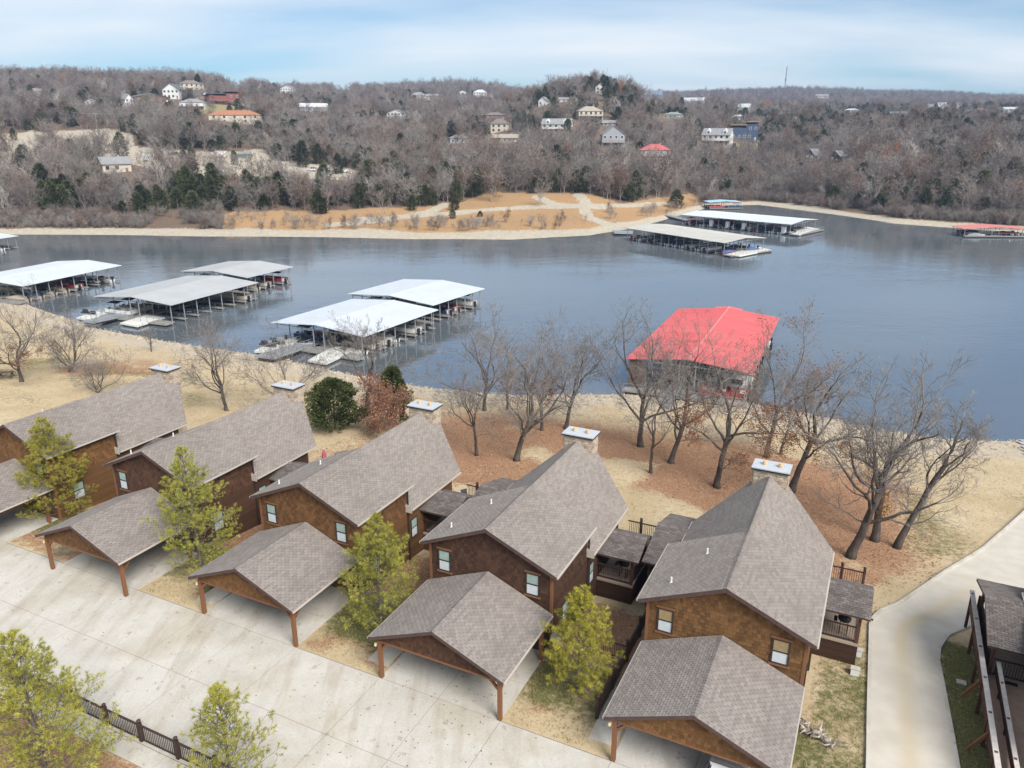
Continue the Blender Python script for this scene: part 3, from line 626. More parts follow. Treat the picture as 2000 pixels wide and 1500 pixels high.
for i, (vc, du) in enumerate(HOUSES):
    x, y = W(33.1 + du, vc); h = empty('lodge', (x, y, 0), -A, HL[i], 'house', 'lodges along the lake')
    S, Lm = shk[i], lapm[i]
    link('wall', wf.copy(), Lm, h); link('wall', wb.copy(), Lm, h)
    o = link('wall_shakes', me_shk.copy(), S, h); o['kind'] = 'stuff'
    r1 = link('roof', me_front_roof.copy() if not me_front_roof.materials else me_front_roof, fasc, h); o = link('shingles', me_sh_f, shingle, r1); o['kind'] = 'stuff'
    r2 = link('roof', me_back_roof.copy() if not me_back_roof.materials else me_back_roof, fasc, h); o = link('shingles', me_sh_b, shingle, r2); o['kind'] = 'stuff'
    for sg in (1, -1):       # rake boards on the front gable, pale gutter edges along the eaves
        MB().prism([(0, Y0 - .025, RZ + .01), (sg * HW, Y0 - .025, FZ + .01), (sg * HW, Y0 - .025, FZ - .20), (0, Y0 - .025, RZ - .20)], (0, .022, 0)).build('rake_board', fasc, h)
        ubox('gutter', trimlt, h, sg * (HW + .005), Y0 + .02, FZ - .12, sg * (HW + .09), Y1, FZ - .015)
        ubox('gutter', trimlt, h, sg * (HW + .005), YB + .1, BZ - .16, sg * (HW + .09), YE, BZ - .05)
    for sg in (1, -1) if i < 5 else (-1,):
        rows = 16
        for kk in range(rows):
            z = 3.15 - .23 * (kk + 1)
            if sg == 1: lap(h, Lm, WX, 0, z, 5.45, R(90))
            elif i == 4 or i == 5: lap(h, Lm, -WX, 5.45, z, 5.45, R(-90))
        for kk in range(18):
            z = bz_at(WX) - .02 - .23 * (kk + 1)
            if sg == 1: lap(h, Lm, WX, 5.46, z, 6.0, R(90))
    for kk in range(3): lap(h, Lm, -WX, 0, 3.0 - .23 * (kk + 1), 2 * WX, 0)
    ubox('corner_board', timber, h, WX - .1, -.045, -.8, WX + .045, .1, fz_at(WX) - .01); ubox('corner_board', timber, h, -WX - .045, -.045, -.8, -WX + .1, .1, fz_at(WX) - .01)
    gt, gl = (glass_t, glass_b) if i == 4 else (glass_g, glass_b)
    window(h, -3.22, 3.62, -2.55, 4.86, -.035, gt, gl); window(h, 2.38, 3.62, 3.06, 4.86, -.035, gt, gl)
    side_window(h, 5.85, 1.15, 6.5, 2.45, WX + .045)
    if i < 5: side_window(h, 1.4, 1.1, 2.2, 2.3, WX + .045)
    ds = MB(); ds.box(WX + .05, 5.42, -.4, WX + .15, 5.52, FZ - .4); ds.bar((WX + .1, 5.47, FZ - .4), (HW + .02, 5.47, FZ - .13), .1); ds.build('downspout', winframe, h)
    ds = MB(); ds.box(WX - .02, 5.30, BZ - .26, HW + .1, 5.345, BZ + .28); ds.build('eave_return', trimlt, h)
    for (vx, vy) in ((-2.95, .95), (-1.75, 3.7)):
        z = RZ - PF * abs(vx); MB().tube([(vx, vy, z - .1), (vx, vy, z + .32)], [.045, .045], 8).tube([(vx, vy, z - .05), (vx, vy, z + .06)], [.11, .06], 8).build('vent_pipe', white, h)
    c = MB().box(CX0, CY0, -3, CX1, CY1, CZT).build('chimney', stone, h); o = link('stonework', me_cstone, stone, c); o['kind'] = 'stuff'
    MB().box(CX0 - .16, CY0 - .16, CZT + .001, CX1 + .16, CY1 + .16, CZT + .09).build('cap_edge', blackm if i != 9 else fasc, c)
    MB().box(CX0 - .15, CY0 - .15, CZT + .092, CX1 + .15, CY1 + .15, CZT + .16).build('cap', capm, c)
    for fx in (-.45, .5): MB().tube([(fx, (CY0 + CY1) / 2, CZT + .16), (fx, (CY0 + CY1) / 2, CZT + .42)], [.15, .14], 10).build('flue', flue, c)
    # decks on both sides with skirting, railings, roofed porches
    DZ = .80
    for sg, x1_, yf, yb, pr in ((1, 6.25, 7.3, 13.6, PR), (-1, 5.95, 7.6, 13.6, PL)):
        if i == 5 and sg == 1: continue
        xa, xb = sg * (WX + .06), sg * x1_
        d = MB().box(min(xa, xb), yf, DZ - .12, max(xa, xb), yb, DZ).build('deck', deckm, h)
        sm = lapm[3] if i in (3, 4, 1) else lapm[i]
        ubox('skirt', sm, h, min(xa, xb), yf + .05, -2.0, max(xa, xb), yf + .12, DZ - .121); ubox('skirt', sm, h, sg * (x1_ - .12), yf + .121, -2.2, sg * (x1_ - .05), yb, DZ - .121)
        for kk in range(9):
            z = DZ - .16 - .22 * (kk + 1)
            if sg == 1 or i >= 4: lap(h, sm, min(xa, xb), yf + .048, z, abs(xb - xa), 0)
            if sg == 1: lap(h, sm, x1_ - .048, yf + .05, z, yb - yf - .05, R(90))
        ubox('deck_edge', deckm, h, min(xa, xb), yf - .04, DZ - .15, max(xa, xb) + (.05 if sg > 0 else 0), yf - .002, DZ + .02)
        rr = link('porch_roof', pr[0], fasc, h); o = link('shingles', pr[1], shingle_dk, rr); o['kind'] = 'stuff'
        ysup = (yf + .1, 10.2 if sg > 0 else 13.3)
        for yy in ysup: post(h, sg * (x1_ - .1), yy, DZ, 2.68, .17)
        ubox('porch_beam', dkwood, h, min(xa, xb), yf + .02, 2.40, max(xa, xb), yf + .18, 2.60); ubox('porch_beam', dkwood, h, sg * (x1_ - .18), yf + .181, 2.40, sg * (x1_ - .02), ysup[1] + .2, 2.60)
        rail_run(h, (xa, yf + .06, DZ), (sg * (x1_ - .2), yf + .06, DZ)); rail_run(h, (sg * (x1_ - .06), yf + .2, DZ), (sg * (x1_ - .06), yb - .1, DZ))
        if sg == 1:
            rail_run(h, (WX + .1, yb - .06, DZ), (x1_ - .1, yb - .06, DZ)); post(h, x1_ - .06, yb - .06, DZ - .1, DZ + 1.22, .16, railm, True); post(h, 4.9, yb - .06, DZ - .1, DZ + 1.22, .16, railm, True)
            ubox('deck_footing', conc, h, WX + .1, yf - .12, -1.1, x1_ + .05, yf + .05, -.62)

# ------------------------------------------------------------------ carports
CE, CR, CHW = 2.70, 4.33, 3.96
PC = (CR - CE) / CHW
cr_ = MB(); slab(cr_, [(0, 0, CR), (CHW, 0, CE), (CHW, 6.05, CE), (0, 6.05, CR)], .12); slab(cr_, [(0, 0, CR), (0, 6.05, CR), (-CHW, 6.05, CE), (-CHW, 0, CE)], .12); me_cr = cr_.mesh('roof')
cs_ = MB(); (c_, z_), l_ = slope_v(PC)
for sg in (1, -1): shingles(cs_, (sg * CHW, 0, CE), (0, 1, 0), (-sg * c_, 0, z_), lambda d: 0, lambda d: 6.05, CHW * l_, rg)
ridge_caps(cs_, (0, 0, CR), (0, 6.05, CR), PC, PC); me_cs = cs_.mesh('shingles')
cg = MB(); shakes(cg, (-3.62, .40, 0), (1, 0, 0), 2.42, lambda x: CR - PC * abs(x - 3.62) - .16, 7.24, (0, -1, 0), rg, row=.19); me_cg = cg.mesh('gable_shakes')
CL = ['at the far left end, cut off by the picture edge', 'second from the left, in front of the dark red-brown lodge', 'in the middle of the row, with a black mark on its slab', 'second from the right, in front of the chocolate brown lodge', 'at the right end, with a white car under it']
for i, (vc, du) in enumerate(HOUSES[:5]):
    x, y = W(26.95 + du, vc); c = empty('carport', (x, y, 0), -A, 'shingled two-car carport ' + CL[i], 'carport', 'carports in front of the lodges')
    r = link('roof', me_cr, fasc, c); o = link('shingles', me_cs, shingle_pk, r); o['kind'] = 'stuff'
    gm_ = [shk[0], shk[1], shk[2], shk[3], shk[4]][i]; gm_c = [shk[0], shk[2], shk[0], shk[1], shk[0]][i]
    o = link('gable_shakes', me_cg.copy(), gm_c, c); o['kind'] = 'stuff'
    MB().prism([(-3.62, .41, 2.40), (3.62, .41, 2.40), (3.62, .41, CR - PC * 3.62 - .15), (0, .41, CR - .15), (-3.62, .41, CR - PC * 3.62 - .15)], (0, .1, 0)).build('gable_panel', gm_c, c)
    for sg in (1, -1):
        MB().prism([(0, -.025, CR + .01), (sg * CHW, -.025, CE + .01), (sg * CHW, -.025, CE - .17), (0, -.025, CR - .17)], (0, .022, 0)).build('rake_board', fasc, c)
        ubox('gutter', trimlt, c, sg * (CHW + .004), .02, CE - .11, sg * (CHW + .08), 6.0, CE - .01)
        post(c, sg * 3.55, .45, 0, 2.40, .2, timber); post(c, sg * 3.55, 5.5, 0, 2.40, .2, timber)
        ubox('side_beam', timber, c, sg * 3.65, .56, 2.28, sg * 3.45, 5.95, 2.52)
        MB().bar((sg * 3.55, .45, 1.75), (sg * 2.95, .45, 2.36), .12).build('brace', timber, c); MB().bar((sg * 3.55, .5, 1.75), (sg * 3.55, 1.1, 2.3), .12).build('brace', timber, c)
    ubox('front_beam', timber, c, -3.62, .36, 2.30, 3.62, .56, 2.42)
    lampo = MB().tube([(-3.8, .4, 1.95), (-3.8, .4, 2.02), (-3.8, .4, 2.14)], [.05, .085, .06], 8).box(-3.8, .37, 2.14, -3.62, .43, 2.18).build('lantern', mat('lantern_glass', (.8,.62,.38), rough=.3), c)

# ------------------------------------------------------------------ trees on the near bank
bark = mat('oak_bark', (.060,.047,.040), rough=.95, spec=.1, col2=(.125,.105,.09), nscale=2.2, stretch=(1, 1, .35), bump=.6, bscale=9)
twigm = mat('oak_twigs', (.15,.13,.116), rough=.95, spec=.1, col2=(.265,.24,.22), nscale=.9, island=.2)
brownleaf = leafmat('brown_oak_leaves', (.20,.085,.04), (.34,.16,.075), orand=.1, island=.4, nscale=.8)
redleaf = leafmat('russet_oak_leaves', (.24,.105,.06), (.40,.21,.125), orand=.05, island=.4, nscale=.8)
cedar_near = leafmat('cedar_foliage', (.045,.060,.022), (.12,.14,.048), orand=.1, island=.5, nscale=.7)
def rperp(d, r):
    while True:
        v = Vector((r.uniform(-1, 1), r.uniform(-1, 1), r.uniform(-1, 1)))
        w = v - d * v.dot(d)
        if w.length > .2: return w.normalized()
class Tree:
    def __init__(s, seed, H, width, lean=(0, 0), fork=.38, gnarl=.30, levels=5, rmin=.009, r0=None, nlimb=5, up=.085, sides=(7, 6, 5, 4, 3, 3), kids=(5, 5, 5, 4, 3), flat=False, trunks=1):
        s.r = random.Random(seed); s.tr = MB(); s.cr = MB(); s.tips = []; s.gn = gnarl; s.levels = levels; s.rmin = rmin; s.up = up; s.sides = sides; s.kids = kids; s.flat = flat
        r = s.r; r0 = r0 or H * .021
        for tk in range(trunks):
            fh = H * fork * r.uniform(.9, 1.1); p = Vector((r.uniform(-.15, .15) * (trunks > 1), r.uniform(-.15, .15) * (trunks > 1), -.25)); pts = [p.copy()]; rads = [r0 * 1.45]
            n = 7; off = Vector((lean[0], lean[1], 0)) * .55
            if trunks > 1: off += Vector((r.uniform(-1, 1), r.uniform(-1, 1), 0)) * width * .22
            wob = Vector((0, 0, 0))
            for i in range(1, n + 1):
                t = i / n; wob += Vector((r.uniform(-1, 1), r.uniform(-1, 1), 0)) * fh * .018
                pts.append(Vector((0, 0, -.25)) + off * (t ** 1.3) + wob + Vector((0, 0, (fh + .25) * t))); rads.append(r0 * (1.12 if i == 1 else 1 - .32 * t))
            s.tr.tube(pts, rads, sides[0])
            top = pts[-1]; rt = rads[-1]; az0 = r.uniform(0, 6.28)
            Lh = H - fh
            for k in range(nlimb):
                az = az0 + k * 2 * math.pi / nlimb + r.uniform(-.4, .4)
                if k == 0: tilt = r.uniform(.08, .3)
                else: tilt = r.uniform(.42, 1.08)
                d = Vector((math.sin(tilt) * math.cos(az), math.sin(tilt) * math.sin(az), math.cos(tilt))) + Vector((lean[0], lean[1], 0)) / H * .6
                i0 = r.randint(n - 3, n) if k else n
                horiz = math.sin(tilt); L = min(Lh * .85 / max(math.cos(tilt), .3), width * .5 / max(horiz, .2)) * r.uniform(.8, 1.05)
                s.branch(pts[i0], d.normalized(), L, rt * r.uniform(.5, .72) if k else rt * .85, 1)
            for k in range(r.randint(1, 3)):        # low side limbs
                i0 = r.randint(n // 2, n - 1); az = r.uniform(0, 6.28); d = Vector((math.cos(az), math.sin(az), r.uniform(.1, .5))).normalized()
                s.branch(pts[i0], d, width * r.uniform(.22, .36), rt * .35, 2)
    def branch(s, p, d, L, rad, lev):
        r = s.r; n = (0, 6, 5, 4, 3, 2, 2)[lev]; rad = max(rad, s.rmin); pts = [p]; rads = [rad]; dirs = []
        end = max(rad * (.35 if lev < 3 else .5), s.rmin * .8)
        for i in range(1, n + 1):
            d = (d + rperp(d, r) * s.gn * r.uniform(.3, 1.5) + Vector((0, 0, s.up * (1 if lev < 3 else .6)))).normalized()
            p = p + d * (L / n); pts.append(p); dirs.append(d); rads.append(rad + (end - rad) * i / n)
        mb = s.tr if lev <= 1 else s.cr
        if s.flat and lev >= 3:
            a, b = pts[0], pts[-1]; w = rperp((b - a).normalized(), r) * rad; k = len(mb.v)
            mb.v += [tuple(a - w), tuple(a + w), tuple(b + w * .6), tuple(b - w * .6)]; mb.f.append((k, k + 1, k + 2, k + 3))
        else: mb.tube(pts, rads, s.sides[lev], cap=False)
        if lev >= s.levels: s.tips.append((pts[-1], d)); return
        nk = s.kids[lev - 1]; nk = max(2, nk + r.randint(-1, 1))
        for k in range(nk):
            t = .28 + .72 * (k + r.random() * .8) / nk; i = min(int(t * n), n - 1); f = t * n - i
            q = pts[i].lerp(pts[i + 1], min(max(f, 0), 1)); ang = r.uniform(.45, 1.0); dd = (dirs[i] * math.cos(ang) + rperp(dirs[i], r) * math.sin(ang)).normalized()
            s.branch(q, dd, L * r.uniform(.40, .66) * (1.05 - .25 * t), max(rads[i] * r.uniform(.45, .62), s.rmin), lev + 1)
        s.branch(pts[-1], d, L * .45, end, lev + 1)
def leaf_cards(mb, pts, r, n, spread, size):
    for (p, d) in pts:
        for k in range(n):
            c = p + Vector((r.gauss(0, spread), r.gauss(0, spread), r.gauss(0, spread))); a = Vector((r.uniform(-1, 1), r.uniform(-1, 1), r.uniform(-1, 1))).normalized() ; b = rperp(a, r); sz = size * r.uniform(.6, 1.3)
            mb.poly([c - a * sz, c + b * sz * .55, c + a * sz, c - b * sz * .55])
# (base px, py, top py, top px, crown width in px, options, label)
OAKS = [
 (42,745,585,40,135, dict(fork=.3, nlimb=7, leaves='low'), 'broad dense bare oak at the left picture edge above the lodges'),
 (132,728,628,128,95, dict(fork=.14, nlimb=6, trunks=2), 'low spreading bare tree beside the broad oak at the left edge'),
 (188,768,706,190,95, dict(fork=.12, nlimb=5, trunks=2, thin=1), 'thin leafless shrub just behind the leftmost lodge roof'),
 (296,687,640,297,38, dict(fork=.3, nlimb=4, thin=1), 'small leafless sapling near the shore by the gangway'),
 (443,803,640,432,145, dict(fork=.30, nlimb=6, gnarl=.29), 'bare round-crowned oak between the two leftmost chimneys'),
 (562,790,690,560,170, dict(fork=.16, nlimb=7), 'low wide leafless tree behind the second chimney from the left'),
 (716,795,628,738,150, dict(fork=.45, nlimb=6), 'pale-branched bare oak rising behind the evergreen and the russet oak'),
 (931,888,742,920,150, dict(fork=.50, nlimb=5), 'crooked bare oak right of the middle chimney, nearest the lodges'),
 (946,802,628,955,180, dict(fork=.33, nlimb=7, gnarl=.28), 'largest bare oak with arching limbs in front of the open water'),
 (992,800,690,985,80, dict(fork=.5, nlimb=4), 'slim bare oak just right of the largest oak'),
 (1008,900,640,1070,190, dict(fork=.34, nlimb=7, gnarl=.31), 'bare oak with a trunk leaning right and a round crown'),
 (1058,842,690,1058,95, dict(fork=.4, nlimb=5, leaves='low'), 'bare oak with a few brown leaves behind the leaning oak'),
 (1104,838,660,1130,140, dict(fork=.42, nlimb=7), 'bare oak standing just left of the fourth chimney'),
 (1251,872,625,1252,165, dict(fork=.42, nlimb=6, gnarl=.32), 'tall bare oak in front of the left corner of the red-roofed dock'),
 (1271,925,735,1280,110, dict(fork=.52, nlimb=4, thin=1), 'slender bare oak right of the tall one by the red-roofed dock'),
 (1310,905,660,1345,170, dict(fork=.30, nlimb=6, gnarl=.29), 'forked bare oak leaning right before the middle of the red roof'),
 (1400,952,680,1420,190, dict(fork=.38, nlimb=6, leaves='mid'), 'oak with rusty leaves on its lower limbs before the red-roofed dock'),
 (1498,895,665,1510,135, dict(fork=.42, nlimb=5, leaves='high'), 'oak with rusty leaves in its crown right of the red-roofed dock'),
 (1524,888,730,1545,90, dict(fork=.35, nlimb=5, thin=1, leaves='low'), 'slim oak with brown lower leaves behind the rightmost chimney'),
 (1545,960,668,1610,185, dict(fork=.38, nlimb=6, gnarl=.31, leaves='low'), 'bare oak leaning right from behind the rightmost chimney'),
 (1660,1090,690,1715,240, dict(fork=.36, nlimb=7, gnarl=.32), 'big dark bare oak at the right lodge with a wide twiggy crown'),
 (1707,1056,715,1710,150, dict(fork=.42, nlimb=6, leaves='few'), 'bare oak with a clump of gold leaves on its trunk, middle of three'),
 (1750,1070,770,1850,175, dict(fork=.58, nlimb=5, gnarl=.29), 'bare oak leaning far right towards the road, rightmost of all'),
]
for i, (bx, by, ty, tx, wpx, op, lab) in enumerate(OAKS):
    x, y, z = pix_near(bx, by); op = dict(op); leaves = op.pop('leaves', None); thin = op.pop('thin', 0)
    _, _, d = proj(x, y, z); mpp = d / F; Ht = (by - ty) * mpp / .965; wd = wpx * mpp * .98; Ht *= .95
    T_ = Tree(100 + i, Ht, wd, lean=((tx - bx) * mpp, 0), r0=max(Ht * (.017 if thin else .0225), .1), kids=(5, 4, 4, 3, 2) if not thin else (4, 4, 3, 2, 2), **op)
    e = empty('oak_tree', (x, y, z), 0, lab, 'tree', 'bare oaks on the near bank')
    T_.tr.build('trunk', bark, e, True); T_.cr.build('crown', twigm, e)
    if leaves:
        tp = T_.tips; zs_ = [p.z for p, _ in tp]; zm = sorted(zs_)
        if leaves == 'low': sel = [t for t in tp if t[0].z < zm[int(len(zm) * .22)]]
        elif leaves == 'mid': sel = [t for t in tp if t[0].z < zm[int(len(zm) * .45)]]
        elif leaves == 'high': sel = [t for t in tp if T_.r.random() < .3]
        else: sel = []
        lf = MB(); leaf_cards(lf, [t for t in sel if T_.r.random() < .65], T_.r, 4, .22, .085)
        if leaves == 'few':
            for k in range(160): leaf_cards(lf, [(Vector((.35 + T_.r.gauss(0, .25), T_.r.gauss(0, .3), T_.r.uniform(2.0, 4.0))), Vector((0, 0, 1)))], T_.r, 3, .15, .07)
            m_ = leafmat('gold_leaves', (.30,.15,.03), (.42,.24,.06), island=.3)
        else: m_ = brownleaf
        if lf.f: o = lf.build('leaves', m_, e); o['kind'] = 'stuff'
# evergreen and russet oak behind the second lodge
def conifer(seed, H, Wd, n, size, shape='oval', droop=.1):
    r = random.Random(seed); f = MB(); tr = MB(); tr.tube([(0, 0, -.2), (0, 0, H * .5), (0, 0, H * .96)], [H * .022, H * .013, .01], 6)
    for k in range(n):
        t = r.random() ** .8; z = H * (.05 + .95 * t)
        if shape == 'oval': rr = Wd / 2 * (1 - (2 * abs(t - .35)) ** 2.2 if t < .35 else math.cos((t - .35) / .65 * 1.5) ** .75)
        else: rr = Wd / 2 * (1 - t) ** .8
        az = r.uniform(0, 6.28); lob = .72 + .26 * math.sin(az * 3 + z * 1.7 + seed) + .20 * math.sin(az * 5 + z * 3.1 + seed) * math.sin(z * 2.3 + az)
        q = rr * lob * math.sqrt(r.uniform(.25, 1)); c = Vector((q * math.cos(az), q * math.sin(az), z))
        out = Vector((math.cos(az), math.sin(az), r.uniform(-.2, .9))).normalized()
        for j in range(3):
            a = (out + Vector((r.uniform(-.7, .7), r.uniform(-.7, .7), r.uniform(-.5, .7)))).normalized(); b = rperp(a, r); s = size * r.uniform(.6, 1.4)
            f.poly([c - b * s * .35, c + a * s * .6 + b * s * .05, c + a * s * 1.4, c + a * s * .5 - b * s * .4])
    return tr, f
x, y, z = pix_near(655, 838); tr, f = conifer(5, 5.6, 7.4, 4000, .27)
e = empty('cedar_tree', (x, y, z), 0, 'dark green bushy cedar left of the russet oak behind the second lodge', 'tree'); tr.build('trunk', bark, e); f.build('crown', cedar_near, e)
x, y, z = pix_near(772, 828); tr, f = conifer(8, 6.6, 4.2, 2600, .26)
e = empty('cedar_tree', (x, y, z), 0, 'dark green cedar half hidden behind the russet-leaved oak', 'tree'); tr.build('trunk', bark, e); f.build('crown', cedar_near, e)
x, y, z = pix_near(738, 845); T_ = Tree(55, 5.6, 5.2, fork=.22, nlimb=7, kids=(5, 4, 4, 3, 2), r0=.15)
e = empty('oak_tree', (x, y, z), 0, 'small oak still holding russet leaves beside the dark cedar', 'tree'); T_.tr.build('trunk', bark, e, True); T_.cr.build('crown', twigm, e)
lf = MB(); leaf_cards(lf, [t for t in T_.tips if T_.r.random() < .5], T_.r, 4, .28, .095); o = lf.build('leaves', redleaf, e); o['kind'] = 'stuff'

# young pines in front of the lodges
pinem = leafmat('pine_needles', (.225,.232,.038), (.52,.49,.105), orand=.12, island=.35, nscale=.55)
pinem2 = leafmat('pine_needles_yellow', (.24,.23,.03), (.50,.45,.075), orand=.1, island=.3, nscale=.6)
pbark = mat('pine_bark', (.14,.12,.105), rough=.95, var=.3, nscale=5)
def pine(seed, H, Wd, lower=.12, dens=1.0):
    r = random.Random(seed); tr = MB(); br_ = MB(); nd = MB()
    bend = Vector((r.uniform(-.15, .15), r.uniform(-.15, .15), 0))
    def tp(z): return bend * (z / H) ** 2 * 1.5 + Vector((0, 0, z))
    tr.tube([tp(-.2) - Vector((0, 0, .2)), tp(H * .3), tp(H * .65), tp(H * .97)], [H * .016, H * .012, H * .007, .012], 6)
    def tuft(c, d, n, L):
        for k in range(n):
            a = (d * r.uniform(.2, 1.0) + rperp(d, r) * r.uniform(.3, 1.0)).normalized(); b = rperp(a, r) * L * .052; l = L * r.uniform(.7, 1.2)
            nd.poly([c - b, c + b, c + a * l])
    z = H * lower
    while z < H * .98:
        t = (z / H - lower) / (1 - lower); env = Wd / 2 * ((1 - t) ** .86) * (.72 + .28 * min(1, t * 5)) * r.uniform(.8, 1.12)
        nb = r.randint(5, 7) if t < .85 else 4; a0 = r.uniform(0, 6.28)
        for k in range(nb):
            az = a0 + k * 6.283 / nb + r.uniform(-.35, .35); L = env * r.uniform(.65, 1.12) + .12; el = r.uniform(.12, .45) + t * .5
            d = Vector((math.cos(az) * math.cos(el), math.sin(az) * math.cos(el), math.sin(el))); p = tp(z); pts = [p]
            for j in range(4):
                d = (d + Vector((0, 0, .07)) + rperp(d, r) * .12).normalized(); pts.append(pts[-1] + d * L / 4)
            br_.tube(pts, [.022, .017, .013, .009, .006], 3, cap=False)
            m = max(3, int(L * 6.0 * dens))
            for j in range(m):
                f = .22 + .78 * (j + r.random()) / m; ii = min(int(f * 4), 3); q = pts[ii].lerp(pts[ii + 1], f * 4 - ii)
                sd = (d * .7 + rperp(d, r) * .8 + Vector((0, 0, .15))).normalized(); sl = L * .36 * (1.12 - f) + .10; q2 = q + sd * sl
                br_.tube([q, q2], [.007, .004], 3, cap=False)
                for w in (.4, .75, 1.0): tuft(q.lerp(q2, w), sd, 13 if w < 1 else 20, .18)
        z += H * .052 * r.uniform(.8, 1.25) * (1.15 - .45 * t)
    tuft(tp(H * .98), Vector((0, 0, 1)), 24, .22)
    return tr, br_, nd
PINES = [  # base px/py, top py, crown width px, seed, material, label
 (122,1012,818,165,3, pinem2,'yellow-green young pine between the two leftmost carports'),
 (395,1118,868,175,4, pinem, 'green young pine between the second and third carports from the left'),
 (745,1222,1006,185,5, pinem, 'dense green young pine right of the middle carport'),
 (1128,1345,1148,165,6, pinem2,'yellow-green young pine left of the rightmost carport'),
 (104,1560,1232,310,7, pinem, 'big yellow-green pine in the lower left corner of the picture'),
 (462,1590,1350,215,8, pinem, 'sparse young pine at the bottom edge behind the rail fence'),
]
for (bx, by, ty, wpx, sd, m_, lab) in PINES:
    x, y, z = pix_near(bx, by); _, _, d = proj(x, y, z)
    lo, hi = .5, 20
    for _ in range(40):
        q = (lo + hi) / 2
        if proj(x, y, z + q)[1] > ty: lo = q
        else: hi = q
    Wd = wpx * d / F; tr, br_, nd = pine(sd, q, Wd * 1.28, lower=.06 if sd != 8 else .15, dens=1.0 if sd != 8 else .55)
    e = empty('pine_tree', (x, y, z), 0, lab, 'tree', 'young pines around the driveway'); tr.build('trunk', pbark, e); br_.build('branches', pbark, e); o = nd.build('needles', m_, e)

# ------------------------------------------------------------------ far woods
fbark = mat('far_bark', (.225,.200,.178), rough=.95, spec=.05, orand=.35, col2=(.315,.288,.262), nscale=.15)
fbark2 = mat('far_bark_reddish', (.215,.175,.152), rough=.95, spec=.05, orand=.32, col2=(.29,.245,.22), nscale=.15)
fpale = mat('sycamore_bark', (.42,.38,.33), rough=.9, orand=.15)
fcedar = leafmat('far_cedar', (.055,.066,.028), (.125,.13,.055), orand=.4, island=.4, nscale=.25)
foak = leafmat('far_oak_leaves', (.17,.115,.085), (.26,.180,.135), orand=.3, island=.4, nscale=.25)
forange = leafmat('far_orange_leaves', (.36,.14,.045), (.44,.21,.08), orand=.2, island=.3)
PROTO = []      # (kind, trunk mesh, crown mesh, material trunk, material crown)
def proto(kind, t, c, mt, mc):
    a, b_ = t.mesh('trunk'), c.mesh('crown'); a.materials.append(mt); b_.materials.append(mc)
    j = MB(); j.v = t.v + c.v; n = len(t.v); j.f = t.f + [tuple(i + n for i in f) for f in c.f]; jm = j.mesh('far_tree'); jm.materials.append(mt); jm.materials.append(mc)
    jm.polygons.foreach_set('material_index', [0] * len(t.f) + [1] * len(c.f)); PROTO.append((kind, a, b_, jm))
for k in range(6):
    T_ = Tree(300 + k, 11, 8.0, fork=.30, nlimb=6, levels=4, rmin=.030, r0=.19, kids=(5, 5, 4, 3), sides=(5, 4, 3, 3, 3), flat=True, gnarl=.32)
    proto('bare', T_.tr, T_.cr, fbark, fbark if k % 2 else fbark2)
for k in range(2):
    T_ = Tree(330 + k, 11, 8.5, fork=.25, nlimb=6, levels=4, rmin=.03, r0=.19, kids=(4, 4, 3, 2), sides=(5, 4, 3, 3, 3), flat=True); leaf_cards(T_.cr, [t for t in T_.tips if T_.r.random() < .7], T_.r, 3, .4, .20); proto('brown', T_.tr, T_.cr, fbark, foak)
for k in range(3):
    tr, f = conifer(350 + k, 7.6 + k, 7.0 - .7 * k, 620, .62, 'oval'); proto('cedar', tr, f, fbark, fcedar)
T_ = Tree(360, 13, 7.5, fork=.3, nlimb=6, levels=4, rmin=.045, r0=.2, kids=(4, 4, 3, 2), sides=(5, 4, 3, 3, 3), flat=True, up=.2); proto('pale', T_.tr, T_.cr, fpale, fpale)
tr, f = conifer(370, 8.5, 7.0, 560, .6, 'oval'); proto('yellow', tr, f, fbark, leafmat('far_yellow_green', (.17,.17,.045), (.30,.28,.08), orand=.2, island=.35))
T_ = Tree(361, 10, 6, fork=.2, nlimb=6, levels=4, rmin=.03, r0=.16, kids=(4, 4, 3, 2), sides=(5, 4, 3, 3, 3), flat=True); leaf_cards(T_.cr, T_.tips, T_.r, 4, .35, .24); proto('orange', T_.tr, T_.cr, fbark, forange)
KI = {k: [i for i, p in enumerate(PROTO) if p[0] == k] for k in ('bare', 'brown', 'cedar', 'pale', 'orange', 'yellow')}

# houses on the far hills: image box, style, wall colour, roof colour, yaw, label
fw_c = {'white': (.70,.70,.68), 'cream': (.58,.52,.42), 'grey': (.34,.35,.36), 'tan': (.42,.34,.25), 'brown': (.16,.10,.075), 'red': (.24,.085,.07), 'blue': (.06,.085,.15), 'sage': (.40,.43,.38), 'slate': (.22,.25,.31), 'dark': (.06,.05,.05)}
fr_c = {'grey': (.26,.26,.265), 'dgrey': (.15,.15,.16), 'brown': (.20,.165,.145), 'terra': (.38,.17,.095), 'redm': (.50,.12,.12), 'pale': (.55,.56,.56), 'osb': (.52,.38,.22), 'green': (.24,.28,.26), 'tanr': (.36,.31,.26)}
def fwm(k): return mat('far_wall_' + k, fw_c[k], rough=.8, var=.08, nscale=.6)
def frm(k): return mat('far_roof_' + k, fr_c[k], rough=.85, var=.15, nscale=1.2)
fglass = mat('far_window_glass', (.035,.045,.055), rough=.12, spec=.8); fdeck = mat('far_deck', (.22,.17,.13), rough=.85, var=.2)
